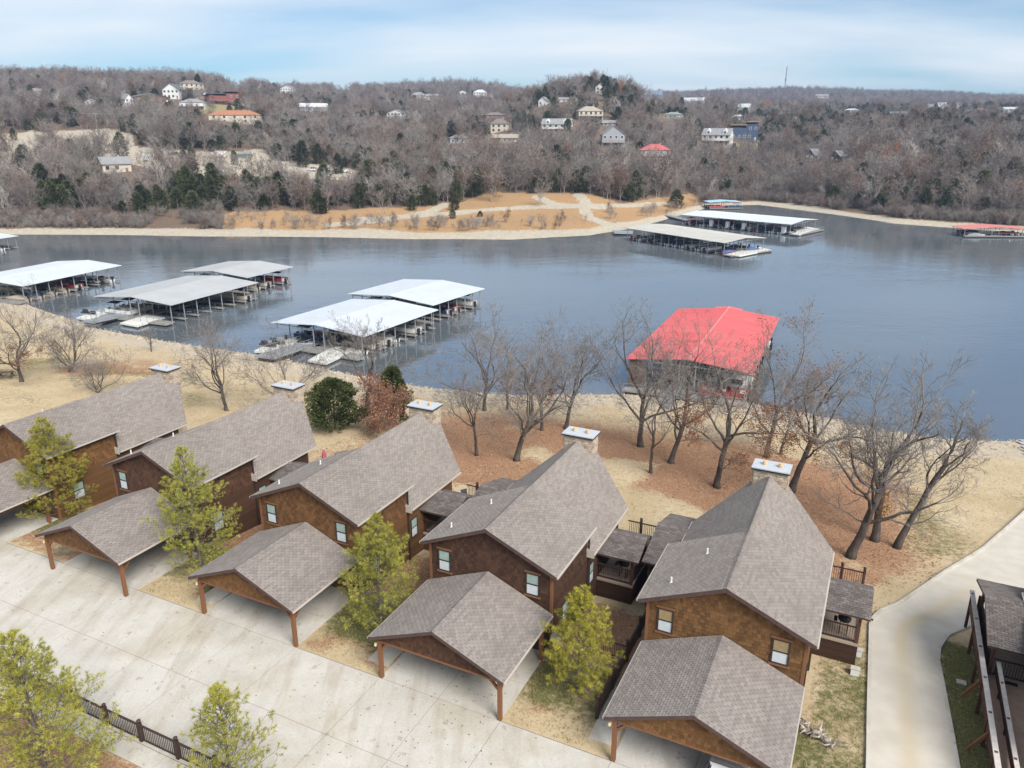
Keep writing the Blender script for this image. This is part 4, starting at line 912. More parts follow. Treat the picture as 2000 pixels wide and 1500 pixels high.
FH = [
 (318,166,352,192,'gable','white','dgrey',-20,0,'grey-roofed house with a big white gable on the left hill'),
 (354,158,397,175,'hip','cream','brown',10,0,'cream house with a brown hip roof above the white-gabled house'),
 (266,184,333,200,'gable','brown','dgrey',25,0,'long low brown house with dark gables left of the white-gabled house'),
 (353,194,398,212,'hip','white','grey',-12,1,'small white house with a grey hip roof below the white-gabled house'),
 (411,180,472,205,'shed','red','dgrey',15,1,'dark red modern house with flat sloping roofs on the left hill'),
 (413,217,506,240,'hip','cream','terra',-6,0,'wide house with an orange tiled roof in the left woods'),
 (588,202,640,220,'gables','grey','pale',4,0,'long grey barn with a pale metal roof'),
 (546,167,574,181,'gable','white','grey',-25,0,'small bright white house near the left skyline'),
 (494,149,522,160,'hip','tan','dgrey',8,0,'dark-roofed house standing on the left skyline'),
 (205,310,256,338,'gables','cream','grey',14,0,'low grey-roofed building beside the gravel yard'),
 (396,175,410,187,'gable','brown','brown',20,0,'tiny brown gabled house left of the dark red modern house'),
 (244,186,264,207,'gable','white','grey',30,0,'narrow white house left of the long brown house'),
 (754,214,792,231,'gable','white','grey',-15,0,'white house with a chimney in the woods left of centre'),
 (804,180,832,194,'hip','cream','grey',0,0,'pale house below the far hill left of centre, left of a pair'),
 (833,183,858,194,'gables','tan','grey',10,0,'low tan house below the far hill, right of a pair'),
 (896,176,911,184,'gable','white','grey',0,0,'tiny white house far off below the rounded hill'),
 (924,175,950,189,'hip','white','pale',-8,0,'far white house with a pale roof below the rounded hill'),
 (947,219,992,233,'hip','brown','brown',12,0,'house with a wide brown hip roof just above the cream house'),
 (957,232,992,258,'hip','cream','brown',-10,0,'tall cream house with a brown roof behind two small cedars'),
 (1056,232,1116,258,'dormer','white','grey',-8,1,'white two-storey house with dormers and a bare bank below it'),
 (957,262,1014,279,'gables','tan','tanr',-12,0,'long house with a tan roof low in the woods at centre'),
 (878,263,920,279,'hip','grey','grey',8,0,'grey house low in the woods left of the long tan-roofed one'),
 (1049,189,1070,207,'gable','white','grey',-20,0,'narrow white gabled house on the flank of the knoll'),
 (1128,208,1180,232,'hip','cream','tanr',14,1,'cream house with a tan hip roof on the knoll'),
 (1163,163,1182,183,'gable','white','pale',0,0,'tall white house on top of the knoll'),
 (1257,178,1292,197,'gables','slate','slate',-10,0,'blue-grey house right of the top of the knoll'),
 (1174,246,1221,288,'gable','grey','grey',6,1,'tall grey gabled house with two decks below the knoll'),
 (1250,283,1310,311,'hip','grey','redm',8,1,'small house with a red hip roof above the far shore'),
 (1295,219,1332,231,'hip','sage','green',-8,0,'low green-roofed house on the right of the knoll'),
 (1177,235,1202,246,'gables','grey','grey',0,0,'grey roof showing above the tall grey gabled house'),
 (1369,252,1425,282,'dormer','white','grey',-12,1,'bright white house left of the blue unfinished house'),
 (1427,239,1480,274,'shed','blue','osb',10,0,'dark blue house under construction with bare wood roofs'),
 (1441,203,1464,219,'gables','sage','pale',0,0,'tall pale green house standing alone right of the knoll'),
 (1334,191,1373,207,'gables','sage','pale',-10,0,'pale-roofed house at the right foot of the knoll'),
 (1313,171,1362,180,'gables','white','grey',0,0,'long white building far off on the right skyline'),
 (1567,293,1592,319,'gable','dark','grey',-30,1,'left of two dark cabins in the woods by the right shore'),
 (1617,296,1641,318,'gable','dark','grey',-28,1,'right of two dark cabins in the woods by the right shore'),
 (1812,199,1842,213,'flat','white','pale',0,0,'left half of a white apartment block on the far right'),
 (1844,200,1872,213,'flat','cream','pale',0,0,'right half of a pale apartment block on the far right'),
 (1650,212,1676,220,'hip','white','pale',0,0,'far white house right of the radio mast'),
 (1893,212,1925,222,'hip','white','grey',0,0,'low white house among cedars at the far right'),
 (1950,210,1982,219,'gables','white','pale',5,0,'white long house nearest the right edge on the plateau'),
 (58,174,80,184,'gables','tan','grey',10,0,'small tan house near the left edge of the left hill'),
 (168,194,184,204,'gable','white','grey',-15,0,'tiny white gabled house left of the narrow white house'),
 (656,170,680,179,'hip','cream','grey',0,0,'small pale house on the skyline where the left hill ends'),
 (586,160,606,169,'gables','white','pale',10,0,'tiny white house right of the small bright white one'),
 (452,162,474,172,'hip','grey','grey',0,0,'pale-roofed house half hidden on the left skyline'),
 (1092,190,1110,199,'gables','grey','grey',0,0,'small grey house high on the left flank of the knoll'),
 (1430,224,1452,233,'hip','white','pale',0,0,'low pale house below the tall pale green house'),
 (1594,184,1616,193,'gables','white','grey',0,0,'tiny white house far off on the right ridge'),
 (1740,218,1768,226,'gables','cream','grey',0,0,'low cream house on the wooded plateau at right'),
]
def far_house(rec):
    x0, y0, x1, y1, st, wk, rk, yaw, deckf, lab = rec
    xm = (x0 + x1) / 2; X_, Y_, Z_, D = pix_far(xm, y1 + 1.0); mpp = D / 1571.7
    w = (x1 - x0) * mpp; ht = (y1 - y0) * mpp; dep = w * .62 if st != 'gable' else w * 1.0
    dep = min(max(dep, 6), 14); yaw_ = R(yaw); w = max(w - dep * abs(math.sin(yaw_)) * .7, w * .6) / math.cos(yaw_)
    face = math.atan2(X_, Y_); e = empty('house', (X_, Y_, Z_), -face + yaw_, lab, 'house', 'houses on the far hills')
    wh = ht * (.62 if st not in ('flat', 'shed') else .82); wm_, rm_ = fwm(wk), frm(rk) if rk in fr_c else mat('far_roof_slate', (.20,.23,.29), var=.1)
    hw, ov = w / 2, .5
    if st == 'gable':
        MB().prism([(-hw, 0, -3), (hw, 0, -3), (hw, 0, wh), (0, 0, ht - .25), (-hw, 0, wh)], (0, dep, 0)).build('wall', wm_, e)
        r = MB(); sl = (ht - wh) / hw
        for sg in (1, -1): slab(r, [(0, -ov, ht), (sg * (hw + ov), -ov, wh - sl * ov), (sg * (hw + ov), dep + ov, wh - sl * ov), (0, dep + ov, ht)], .25)
    elif st in ('gables', 'dormer'):
        MB().prism([(-hw, 0, -3), (-hw, dep, -3), (-hw, dep, wh), (-hw, dep / 2, ht - .25), (-hw, 0, wh)], (w, 0, 0)).build('wall', wm_, e)
        r = MB(); sl = (ht - wh) / (dep / 2); slab(r, [(-hw - ov, -ov, wh - sl * ov), (hw + ov, -ov, wh - sl * ov), (hw + ov, dep / 2, ht), (-hw - ov, dep / 2, ht)], .25); slab(r, [(-hw - ov, dep / 2, ht), (hw + ov, dep / 2, ht), (hw + ov, dep + ov, wh - sl * ov), (-hw - ov, dep + ov, wh - sl * ov)], .25)
    elif st == 'hip':
        MB().box(-hw, 0, -3, hw, dep, wh).build('wall', wm_, e); r = MB(); k = min(dep / 2, hw * .7)
        a = [(-hw - ov, -ov, wh), (hw + ov, -ov, wh), (hw + ov, dep + ov, wh), (-hw - ov, dep + ov, wh)]; p, q = (-hw + k, dep / 2, ht), (hw - k, dep / 2, ht)
        r.poly([a[0], a[1], q, p]); r.poly([a[1], a[2], q]); r.poly([a[2], a[3], p, q]); r.poly([a[3], a[0], p]); r.poly(a[::-1])
    else:
        MB().box(-hw, 0, -3, hw * .1, dep, wh * .8).box(hw * .1 + .01, 1.0, -3, hw, dep + 1, wh).build('wall', wm_, e); r = MB()
        dz = .1 if st == 'flat' else ht * .16
        slab(r, [(-hw - ov, -ov, wh * .8 + dz), (hw * .1, -ov, wh * .8 + dz), (hw * .1, dep + ov, wh * .8 + dz * .2 + .1), (-hw - ov, dep + ov, wh * .8 + dz * .2 + .1)], .3); slab(r, [(hw * .1, .4, wh + dz), (hw + ov, .4, wh + dz), (hw + ov, dep + 1.5, wh + dz * .2 + .1), (hw * .1, dep + 1.5, wh + dz * .2 + .1)], .3)
    ro = r.build('roof', rm_, e)
    if st == 'dormer':
        for s in (-.5, .5):
            dm = MB(); cx_ = s * w * .6; dm.prism([(cx_ - 1.3, dep * .1, wh), (cx_ + 1.3, dep * .1, wh), (cx_ + 1.3, dep * .1, wh + (ht - wh) * .55), (cx_, dep * .1, ht - .1), (cx_ - 1.3, dep * .1, wh + (ht - wh) * .55)], (0, dep * .35, 0)).build('dormer', wm_, ro)
            ubox('pane', fglass, ro, cx_ - .6, dep * .1 - .06, wh + .4, cx_ + .6, dep * .1 - .01, wh + (ht - wh) * .5)
    if st in ('hip', 'gables') and w > 10: ubox('chimney', mat('far_chimney', (.32,.25,.21), var=.2), ro, hw * .3, dep * .55, ht - 1.4, hw * .3 + 1.0, dep * .55 + 1.0, ht + .7)
    rows = 2 if wh > 4.6 else 1; n = max(2, min(5, int(w / 3.0))); pr = fwm('white') if wk not in ('white', 'cream') else fdeck
    yf = 0 if st not in ('flat', 'shed') else 0
    for rw in range(rows):
        for k in range(n):
            cx_ = -hw + w * (k + .5) / n; zc = wh * (rw + .55) / rows if rows > 1 else wh * .55
            yy = -.02
            if st in ('flat', 'shed') and cx_ > hw * .1: yy = .98
            if st in ('flat', 'shed') and zc > wh * .72 and cx_ <= hw * .1: continue
            if rw == 0 and k == n - 1:
                d = ubox('door', pr, e, cx_ - .55, yy - .06, .05, cx_ + .55, yy, 2.1); continue
            f = ubox('window', pr, e, cx_ - .75, yy - .05, zc - .8, cx_ + .75, yy, zc + .8)
            if w > 8: link('pane', _umesh.setdefault(fglass.name, _ubox.copy()) if False else pane_mesh, None, f, loc=(0, -.62, 0), scale=(.8, .4, .82))
    if deckf:
        dk = MB().box(-hw, -2.6, wh * .36, hw, -.06, wh * .36 + .2).build('deck', fdeck, e)
        for k in range(4): ubox('post', fdeck, dk, -hw + .2 + (w - .6) * k / 3, -2.5, -2.5, -hw + .4 + (w - .6) * k / 3, -2.3, wh * .36 - .01)
        m = MB(); m.box(-hw, -2.6, wh * .36 + 1.1, hw, -2.5, wh * .36 + 1.2)
        for k in range(int(w / .5)): m.box(-hw + k * .5, -2.58, wh * .36 + .2, -hw + k * .5 + .06, -2.52, wh * .36 + 1.1)
        m.build('railing', fwm('white') if wk == 'white' else fdeck, dk)
    return (x0, y0, x1, y1, D, X_, Y_, max(w, dep))
pane_mesh = _ubox.copy(); pane_mesh.materials.append(fglass)
FBOX = [far_house(r) for r in FH]

# scatter of the woods
nr = np.random.default_rng(42)
def ring(d0, d1, per):
    n = int(.5 * R(88) * (d1 * d1 - d0 * d0) / per); D = np.sqrt(nr.uniform(d0 * d0, d1 * d1, n)); a = nr.uniform(R(-44), R(44), n); return np.stack([D * np.sin(a), D * np.cos(a)], -1)
P = np.concatenate([ring(258, 345, 13), ring(345, 450, 22), ring(450, 800, 36), ring(800, 1300, 62), ring(1300, 2500, 150)])
X, Y = P[:, 0], P[:, 1]; D = np.hypot(X, Y); PXH = 1000 + 1571.7 * X / Y; rel = D - shore_d(PXH); Z = far_h(X, Y)
dd = Y * CP - (Z - CAM_H) * SP; PX = 1000 + F * X / dd; PY = 750 - F * (Y * SP + (Z - CAM_H) * CP) / dd
keep = (PX > -170) & (PX < 2170) & (rel > 20)
keep &= ~((PX < 440) & (rel < 26)); rnd = nr.random(len(X))
jx = (fbm(X, Y, 14, 21) - .5) * 26; jy = (fbm(X, Y, 14, 31) - .5) * 9
for p in CLEAR: keep &= ~(in_poly(PX + jx, PY + jy, p) & (rnd < .955))
for p in OPEN: keep &= ~(in_poly(PX + jx * .6, PY + jy * .6, p) & (rnd < .985))
for p in YARD: keep &= ~(in_poly(PX, PY, p) & (rnd < .93))
for p in PATHS: keep &= ~(seg_d(PX, PY, p) < 12)
# ground height again with the relief used for the mesh
Zg = Z + (fbm(X, Y, 30, 11) - .5) * np.clip(rel / 60, 0, 1) * 2.0
scl = nr.uniform(.62, 1.28, len(X)) * (.8 + .4 * fbm(X, Y, 40, 81)) * np.where(rel < 45, .85, 1.0) * np.where(D > 1300, 1.12, 1.0)
hpx = 10.5 * scl * 1571.7 / D; wpx = 7 * scl * 1571.7 / D
for (x0, y0, x1, y1, Dh, hx, hy, hw) in FBOX:
    keep &= np.hypot(X - hx, Y - hy) > hw * .75
    ov = (PX + wpx / 2 > x0 - 2) & (PX - wpx / 2 < x1 + 2) & (PY - hpx < y1 - (y1 - y0) * .15) & (PY > y0) & (D < Dh + 4)
    keep &= ~(ov & (rnd < .965))
OB = [(280,300,298,316),(422,295,446,311),(456,295,502,310),(330,297,348,306),(525,318,700,332)]
for (x0, y0, x1, y1) in OB: keep &= ~((PX + wpx / 2 > x0 - 2) & (PX - wpx / 2 < x1 + 2) & (PY - hpx < y1 - 3) & (PY > y1 - 1) & (rnd < .9))
for p in CLEAR: keep &= ~(in_poly(PX, PY - hpx * .75, p) & ~in_poly(PX, PY, p) & (rnd < .72))
clump = fbm(X, Y, 55, 71); clump2 = fbm(X, Y, 24, 77)
pc = np.full(len(X), .085) + .40 * smooth(.52, .66, clump)
def zone_p(cond, v): 
    global pc
    pc = np.where(cond, v, pc)
zone_p((PX > 80) & (PX < 850) & (rel < 62), .62 + .5 * smooth(.4, .6, clump2) - .45 * smooth(.48, .38, clump2))
zone_p((PX > 830) & (PX < 1000) & (PY > 355), .45)
zone_p((PX > 1000) & (PX < 1335) & (PY < 238), .50)
zone_p((PX > 1480) & (PY > 212) & (PY < 282), .72)
zone_p((PX > 80) & (PX < 700) & (PY > 228) & (PY < 292), .30)
zone_p(D > 1200, .08)
q = nr.random(len(X)); kind = np.where(q < pc, 2, np.where(q < pc + .05 + .10 * smooth(.5, .65, clump2), 1, 0)); q2 = nr.random(len(X))
kind = np.where((kind == 0) & (q2 < .022), 3, kind); kind = np.where((kind < 2) & (q2 > .998), 4, kind)
names = ['bare', 'brown', 'cedar', 'pale', 'orange']
pid = np.array([KI[names[k]][int(r_ * len(KI[names[k]]))] for k, r_ in zip(kind, nr.random(len(X)))]); rotz = nr.uniform(0, 6.283, len(X))
ix = np.nonzero(keep)[0]
size = hpx[ix]; order = ix[np.argsort(-size)]
MAXN = {0: 170, 1: 70, 2: 110, 3: 30, 4: 20}; got = {k: 0 for k in MAXN}; single = []
for i in order:
    if not (0 < PX[i] < 2000): continue
    k = int(kind[i])
    if got[k] < MAXN[k] and (k < 3 or True): got[k] += 1; single.append(i)
FL = {0: ('bare_tree', 'leafless grey-brown tree in the far woods', 'tree', 'bare trees along the far shore'),
      1: ('oak_tree', 'tree with dull brown leaves in the far woods', 'tree', 'brown-leaved trees along the far shore'),
      2: ('cedar_tree', 'dark olive green cedar in the far woods', 'tree', 'cedars along the far shore'),
      3: ('sycamore_tree', 'pale-barked leafless tree in the far woods', 'tree', 'pale-barked trees in the far woods'),
      4: ('maple_tree', 'small tree with rusty orange leaves in the far woods', 'tree', 'orange-leaved trees in the far woods')}
SECX = [210, 430, 620, 850, 1000, 1150, 1290, 1440, 1600, 1800]
SECT = [' at the left edge', ' below the low grey-roofed building', ' below the gravel yard', ' above the long orange grass strip', ' left of the point', ' behind the point', ' right of the point', ' behind the small blue dock', ' below the blue unfinished house', ' right of the two dark cabins', ' at the right edge']
for i in single:
    nm, lab, cat_, grp = FL[int(kind[i])]; lab = lab + SECT[int(np.searchsorted(SECX, PX[i]))]; e = empty(nm, (X[i], Y[i], Zg[i] - .2), rotz[i], lab, cat_, grp); e.scale = (scl[i],) * 3
    _, a, b_, _j = PROTO[pid[i]]; link('trunk', a, None, e); link('crown', b_, None, e)
# a few trees that stand out on the far bank
def far_single(nm, px, py, pk, s, lab, sz=None):
    x, y, z, D_ = pix_far(px, py); e = empty(nm, (x, y, z - .2), px * .37, lab, 'tree'); e.scale = (s, s, sz or s); _, a, b_, _j = PROTO[pk]; link('trunk', a, None, e); link('crown', b_, None, e)
far_single('bare_tree', 1055, 405, KI['bare'][0], 1.0, 'tall lone bare tree beside the gravel track on the point')
far_single('bare_tree', 745, 428, KI['bare'][2], .75, 'small round bare tree alone on the orange grass by the far beach')
far_single('cedar_tree', 888, 412, KI['cedar'][0], .62, 'small rounded cedar beside the path on the orange grass')
far_single('cedar_tree', 884, 428, KI['cedar'][1], .45, 'smaller dark shrub below the small rounded cedar')
far_single('cedar_tree', 938, 426, KI['cedar'][0], .35, 'tiny dark bush alone on the orange grass near the far beach')
far_single('sycamore_tree', 1782, 350, KI['pale'][0], 1.35, 'tall white-trunked tree in the right woods beside an orange one')
far_single('maple_tree', 1725, 352, KI['orange'][0], 1.3, 'tall orange-topped tree in the right woods left of the white-trunked one')
far_single('sycamore_tree', 20, 428, KI['pale'][0], .95, 'pale-barked tree at the left edge of the far beach')
far_single('cedar_tree', 1183, 190, KI['cedar'][2], 1.5, 'tall green pine beside the white house on the knoll')
far_single('maple_tree', 1213, 192, KI['orange'][0], .95, 'rusty round tree on the top of the knoll')
far_single('maple_tree', 1490, 228, KI['orange'][0], 1.3, 'orange tree right of the tall pale green house')
far_single('willow_tree', 290, 226, KI['yellow'][0], 1.5, 'yellow-green tree below the long brown house on the left hill')
far_single('willow_tree', 1232, 262, KI['yellow'][0], .8, 'small yellow-green tree right of the tall grey gabled house')
far_single('willow_tree', 1253, 196, KI['yellow'][0], 1.3, 'bright green tree left of the blue-grey house on the knoll')
far_single('oak_tree', 960, 392, KI['brown'][0], 1.25, 'big brown-leaved oak at the edge of the orange grass')
rest = np.setdiff1d(ix, np.array(single))
SX, SY = [], []
pc_col = bpy.data.collections.new('far_tree_shapes')
for i, p in enumerate(PROTO): o = bpy.data.objects.new('shape_%02d' % i, p[3]); pc_col.objects.link(o)
def scatter(name, ids, label_kind='stuff'):
    me = bpy.data.meshes.new(name); me.from_pydata(np.stack([X[ids], Y[ids], Zg[ids] - .2], -1).tolist(), [], [])
    for an, ty, data in (('shape', 'INT', pid[ids]), ('turn', 'FLOAT', rotz[ids]), ('size', 'FLOAT', scl[ids])):
        a = me.attributes.new(an, ty, 'POINT'); a.data.foreach_set('value', data.astype(np.int32 if ty == 'INT' else np.float32))
    o = bpy.data.objects.new(name, me); col.objects.link(o); o['kind'] = 'stuff'
    ng = bpy.data.node_groups.new(name, 'GeometryNodeTree'); ng.interface.new_socket('Geometry', in_out='INPUT', socket_type='NodeSocketGeometry'); ng.interface.new_socket('Geometry', in_out='OUTPUT', socket_type='NodeSocketGeometry')
    N_ = ng.nodes; gi = N_.new('NodeGroupInput'); go = N_.new('NodeGroupOutput'); iop = N_.new('GeometryNodeInstanceOnPoints'); ci = N_.new('GeometryNodeCollectionInfo')
    ci.inputs['Collection'].default_value = pc_col; ci.inputs['Separate Children'].default_value = True; ci.inputs['Reset Children'].default_value = True
    def na(n_, ty):
        q_ = N_.new('GeometryNodeInputNamedAttribute'); q_.data_type = ty; q_.inputs[0].default_value = n_; return q_.outputs[0]
    cx_ = N_.new('ShaderNodeCombineXYZ'); cs__ = N_.new('ShaderNodeCombineXYZ'); e2r = N_.new('FunctionNodeEulerToRotation')
    L_ = ng.links.new
    L_(gi.outputs[0], iop.inputs['Points']); L_(ci.outputs[0], iop.inputs['Instance']); iop.inputs['Pick Instance'].default_value = True
    L_(na('shape', 'INT'), iop.inputs['Instance Index']); L_(na('turn', 'FLOAT'), cx_.inputs[2]); L_(cx_.outputs[0], e2r.inputs[0]); L_(e2r.outputs[0], iop.inputs['Rotation'])
    s_ = na('size', 'FLOAT')
    for k in range(3): L_(s_, cs__.inputs[k])
    L_(cs__.outputs[0], iop.inputs['Scale']); L_(iop.outputs[0], go.inputs[0])
    md = o.modifiers.new('scatter', 'NODES'); md.node_group = ng; return o
scatter('hillside_woods', rest)
# waterside brush: many small leafless shrubs, one mass
nb_ = 5200; a_ = nr.uniform(R(-42), R(42), nb_); dsb = shore_d(1000 + 1571.7 * np.tan(a_)); rb = np.abs(nr.normal(0, 1, nb_)) * 11 + 11; Db = dsb + rb
X = Db * np.sin(a_); Y = Db * np.cos(a_); Zg = far_h(X, Y) + (fbm(X, Y, 30, 11) - .5) * np.clip(rb / 60, 0, 1) * 2.0
dd = Y * CP - (Zg - CAM_H) * SP; PXb = 1000 + F * X / dd; PYb = 750 - F * (Y * SP + (Zg - CAM_H) * CP) / dd
kb = np.ones(nb_, bool)
for p in OPEN: kb &= ~(in_poly(PXb, PYb, p) & (nr.random(nb_) < .9))
for p in PATHS: kb &= ~(seg_d(PXb, PYb, p) < 14)
kb &= (fbm(X, Y, 12, 91) > .40)
pid = np.where(nr.random(nb_) < .16, KI['brown'][0], nr.integers(0, 6, nb_)); rotz = nr.uniform(0, 6.28, nb_); scl = nr.uniform(.14, .42, nb_)
scatter('shoreline_brush', np.nonzero(kb)[0])
print('far trees', len(rest), 'single', len(single), got)

# ------------------------------------------------------------------ boat docks
galv = mat('white_metal_roof', (.58,.61,.64), rough=.45, spec=.4, var=.04, nscale=.4)
galv_g = mat('grey_metal_roof', (.45,.455,.455), rough=.5, spec=.4, var=.06, nscale=.3)
galv_b = mat('beige_metal_roof', (.47,.46,.42), rough=.5, spec=.4, var=.07, nscale=.3)
redm = mat('red_metal_roof', (.60,.115,.115), rough=.55, spec=.4, col2=(.66,.17,.165), nscale=.35, thresh=(.3,.7), stretch=(.35, 1.6, 1))
pinkm = mat('faded_pink_roof', (.55,.22,.20), rough=.6, var=.1); bluem = mat('pale_blue_roof', (.36,.50,.60), rough=.5, var=.1)
steel = mat('dock_steel', (.20,.22,.23), rough=.6, var=.2, nscale=3); steel_lt = mat('galvanised_post', (.27,.285,.30), rough=.5, var=.15)
plank = mat('grey_dock_planks', (.20,.19,.175), rough=.9, col2=(.31,.295,.27), nscale=3, stretch=(4, 1, 1)); floatm = mat('black_float', (.025,.025,.028), rough=.7)
whitep = mat('weathered_white_platform', (.55,.54,.50), rough=.85, col2=(.68,.67,.63), nscale=1.5)
def hull_mesh(L=5.8, Wd=2.3, H_=1.0):
    m = MB(); st = [(-.5, .86, .0), (-.25, .98, .0), (.05, 1.0, .0), (.28, .82, .06), (.42, .48, .18), (.5, .06, .34)]
    for t, wf_, rise in st:
        x = t * L; hw = Wd / 2 * wf_
        m.v += [(x, 0, rise), (x, hw * .72, rise + .22), (x, hw, H_ * (.78 + .25 * max(t, 0))), (x, hw * .82, H_ * (.82 + .25 * max(t, 0))), (x, -hw * .82, H_ * (.82 + .25 * max(t, 0))), (x, -hw, H_ * (.78 + .25 * max(t, 0))), (x, -hw * .72, rise + .22)]
    n = 7
    for i in range(len(st) - 1):
        for k in range(n):
            k2 = (k + 1) % n
            if k == 3: continue
            m.f.append((i*n + k, i*n + k2, (i+1)*n + k2, (i+1)*n + k))
    m.f.append(tuple(range(n))[::-1]); m.f += [((len(st) - 3) * n + 3, (len(st) - 3) * n + 4, (len(st) - 2) * n + 4, (len(st) - 2) * n + 3), ((len(st) - 2) * n + 3, (len(st) - 2) * n + 4, (len(st) - 1) * n + 4, (len(st) - 1) * n + 3)]
    # cockpit floor
    m.poly([(-.49 * L, -.8, .5), (.26 * L, -.75, .5), (.26 * L, .75, .5), (-.49 * L, .8, .5)]); return m
HULLC = {'white': mat('hull_white', (.72,.72,.70), rough=.25), 'navy': mat('hull_navy', (.03,.05,.12), rough=.2), 'red': mat('hull_red', (.35,.04,.04), rough=.25), 'black': mat('hull_black', (.025,.025,.03), rough=.2), 'teal': mat('hull_teal', (.10,.32,.34), rough=.3), 'tan': mat('hull_tan', (.42,.36,.28), rough=.5)}
canvas = {'grey': mat('grey_boat_cover', (.26,.27,.28), rough=.9), 'blue': mat('blue_boat_cover', (.07,.12,.26), rough=.9), 'tan': mat('tan_boat_cover', (.42,.35,.26), rough=.9), 'black': mat('black_boat_cover', (.04,.04,.045), rough=.9)}
HM = {}
def runabout(loc, rz, hc, cov, label, parent=None, grp='boats in the dock slips'):
    e = empty('motorboat', loc, rz, label, 'boat', grp)
    if hc not in HM: q = hull_mesh().mesh('hull'); q.materials.append(HULLC[hc]); HM[hc] = q
    link('hull', HM[hc], None, e)
    if cov:
        c = MB(); pr = [(-2.8, .72), (-2.0, 1.15), (-.6, 1.45), (.6, 1.35), (1.9, 1.02), (2.5, 1.0)]
        for x_, z_ in pr: c.v += [(x_, -.95 if x_ < 1.5 else -.5, .86), (x_, -.45, z_), (x_, .45, z_), (x_, .95 if x_ < 1.5 else .5, .86)]
        for i in range(len(pr) - 1):
            for k in range(3): c.f.append((i*4 + k, i*4 + k + 1, i*4 + k + 5, i*4 + k + 4))
        c.f += [(0, 1, 2, 3), (20, 23, 22, 21)]; c.build('cover', canvas[cov], e)
    else:
        MB().poly([(.9, -.8, .95), (.45, -.72, 1.45), (.45, .72, 1.45), (.9, .8, .95)]).poly([(.9, -.8, .95), (-.1, -.92, .92), (.1, -.84, 1.3), (.45, -.72, 1.45)]).poly([(.9, .8, .95), (.45, .72, 1.45), (.1, .84, 1.3), (-.1, .92, .92)]).build('windshield', fglass, e)
        MB().box(-2.4, -.8, .5, -1.8, .8, 1.0).box(-.5, -.75, .5, .1, -.2, 1.05).box(-.5, .2, .5, .1, .75, 1.05).build('seats', mat('boat_vinyl', (.6,.56,.5), rough=.6), e)
    MB().tube([(-3.1, 0, .1), (-3.1, 0, .9), (-3.05, 0, 1.3)], [.12, .15, .2], 8).box(-3.3, -.22, 1.1, -2.85, .22, 1.55).build('outboard_motor', blackm, e); return e
PT = {}
def pontoon(loc, rz, hc, label, grp='boats in the dock slips'):
    e = empty('pontoon_boat', loc, rz, label, 'boat', grp)
    if not PT:
        t = MB()
        for s in (-.85, .85): t.tube([(-3.3, s, .25), (-3.2, s, .25), (2.6, s, .25), (3.2, s, .32), (3.5, s, .42)], [.22, .3, .3, .22, .03], 8)
        PT['t'] = t.mesh('pontoon_tubes'); PT['t'].materials.append(steel_lt); d = MB().box(-3.3, -1.2, .56, 3.2, 1.2, .66); PT['d'] = d.mesh('boat_deck'); PT['d'].materials.append(plank)
        c = MB(); c.poly([(-2.6, -1.1, 2.5), (.2, -1.1, 2.55), (.2, 0, 2.72), (-2.6, 0, 2.66)]).poly([(-2.6, 0, 2.66), (.2, 0, 2.72), (.2, 1.1, 2.55), (-2.6, 1.1, 2.5)])
        for x_ in (-2.5, .1):
            for s in (-1.08, 1.08): c.bar((-1.2, s, 1.3), (x_, s, 2.5), .04)
        PT['c'] = c
    link('pontoon_tubes', PT['t'], None, e); link('boat_deck', PT['d'], None, e)
    MB().box(-3.2, -1.2, .66, 2.9, -1.12, 1.35).box(-3.2, 1.12, .66, 2.9, 1.2, 1.35).box(2.82, -1.11, .66, 2.9, 1.11, 1.35).build('side_fence', HULLC[hc], e)
    MB().box(-3.0, -1.0, .661, -2.3, 1.0, 1.15).box(.8, -1.05, .661, 2.6, -.5, 1.1).box(-.6, .3, .661, .1, 1.0, 1.4).build('seats', mat('boat_vinyl', (.6,.56,.5)), e)
    if 'cm' not in PT: PT['cm'] = PT['c'].mesh('canopy'); PT['cm'].materials.append(canvas['black'])
    link('canopy', PT['cm'], None, e)
    MB().box(-3.6, -.2, .2, -3.25, .2, 1.3).build('outboard_motor', blackm, e); return e
ORD = ['first', 'second', 'third', 'fourth', 'fifth', 'sixth', 'seventh', 'eighth', 'ninth', 'tenth', 'eleventh', 'twelfth', 'thirteenth', 'fourteenth', 'fifteenth', 'sixteenth']
dk_rng = random.Random(5)
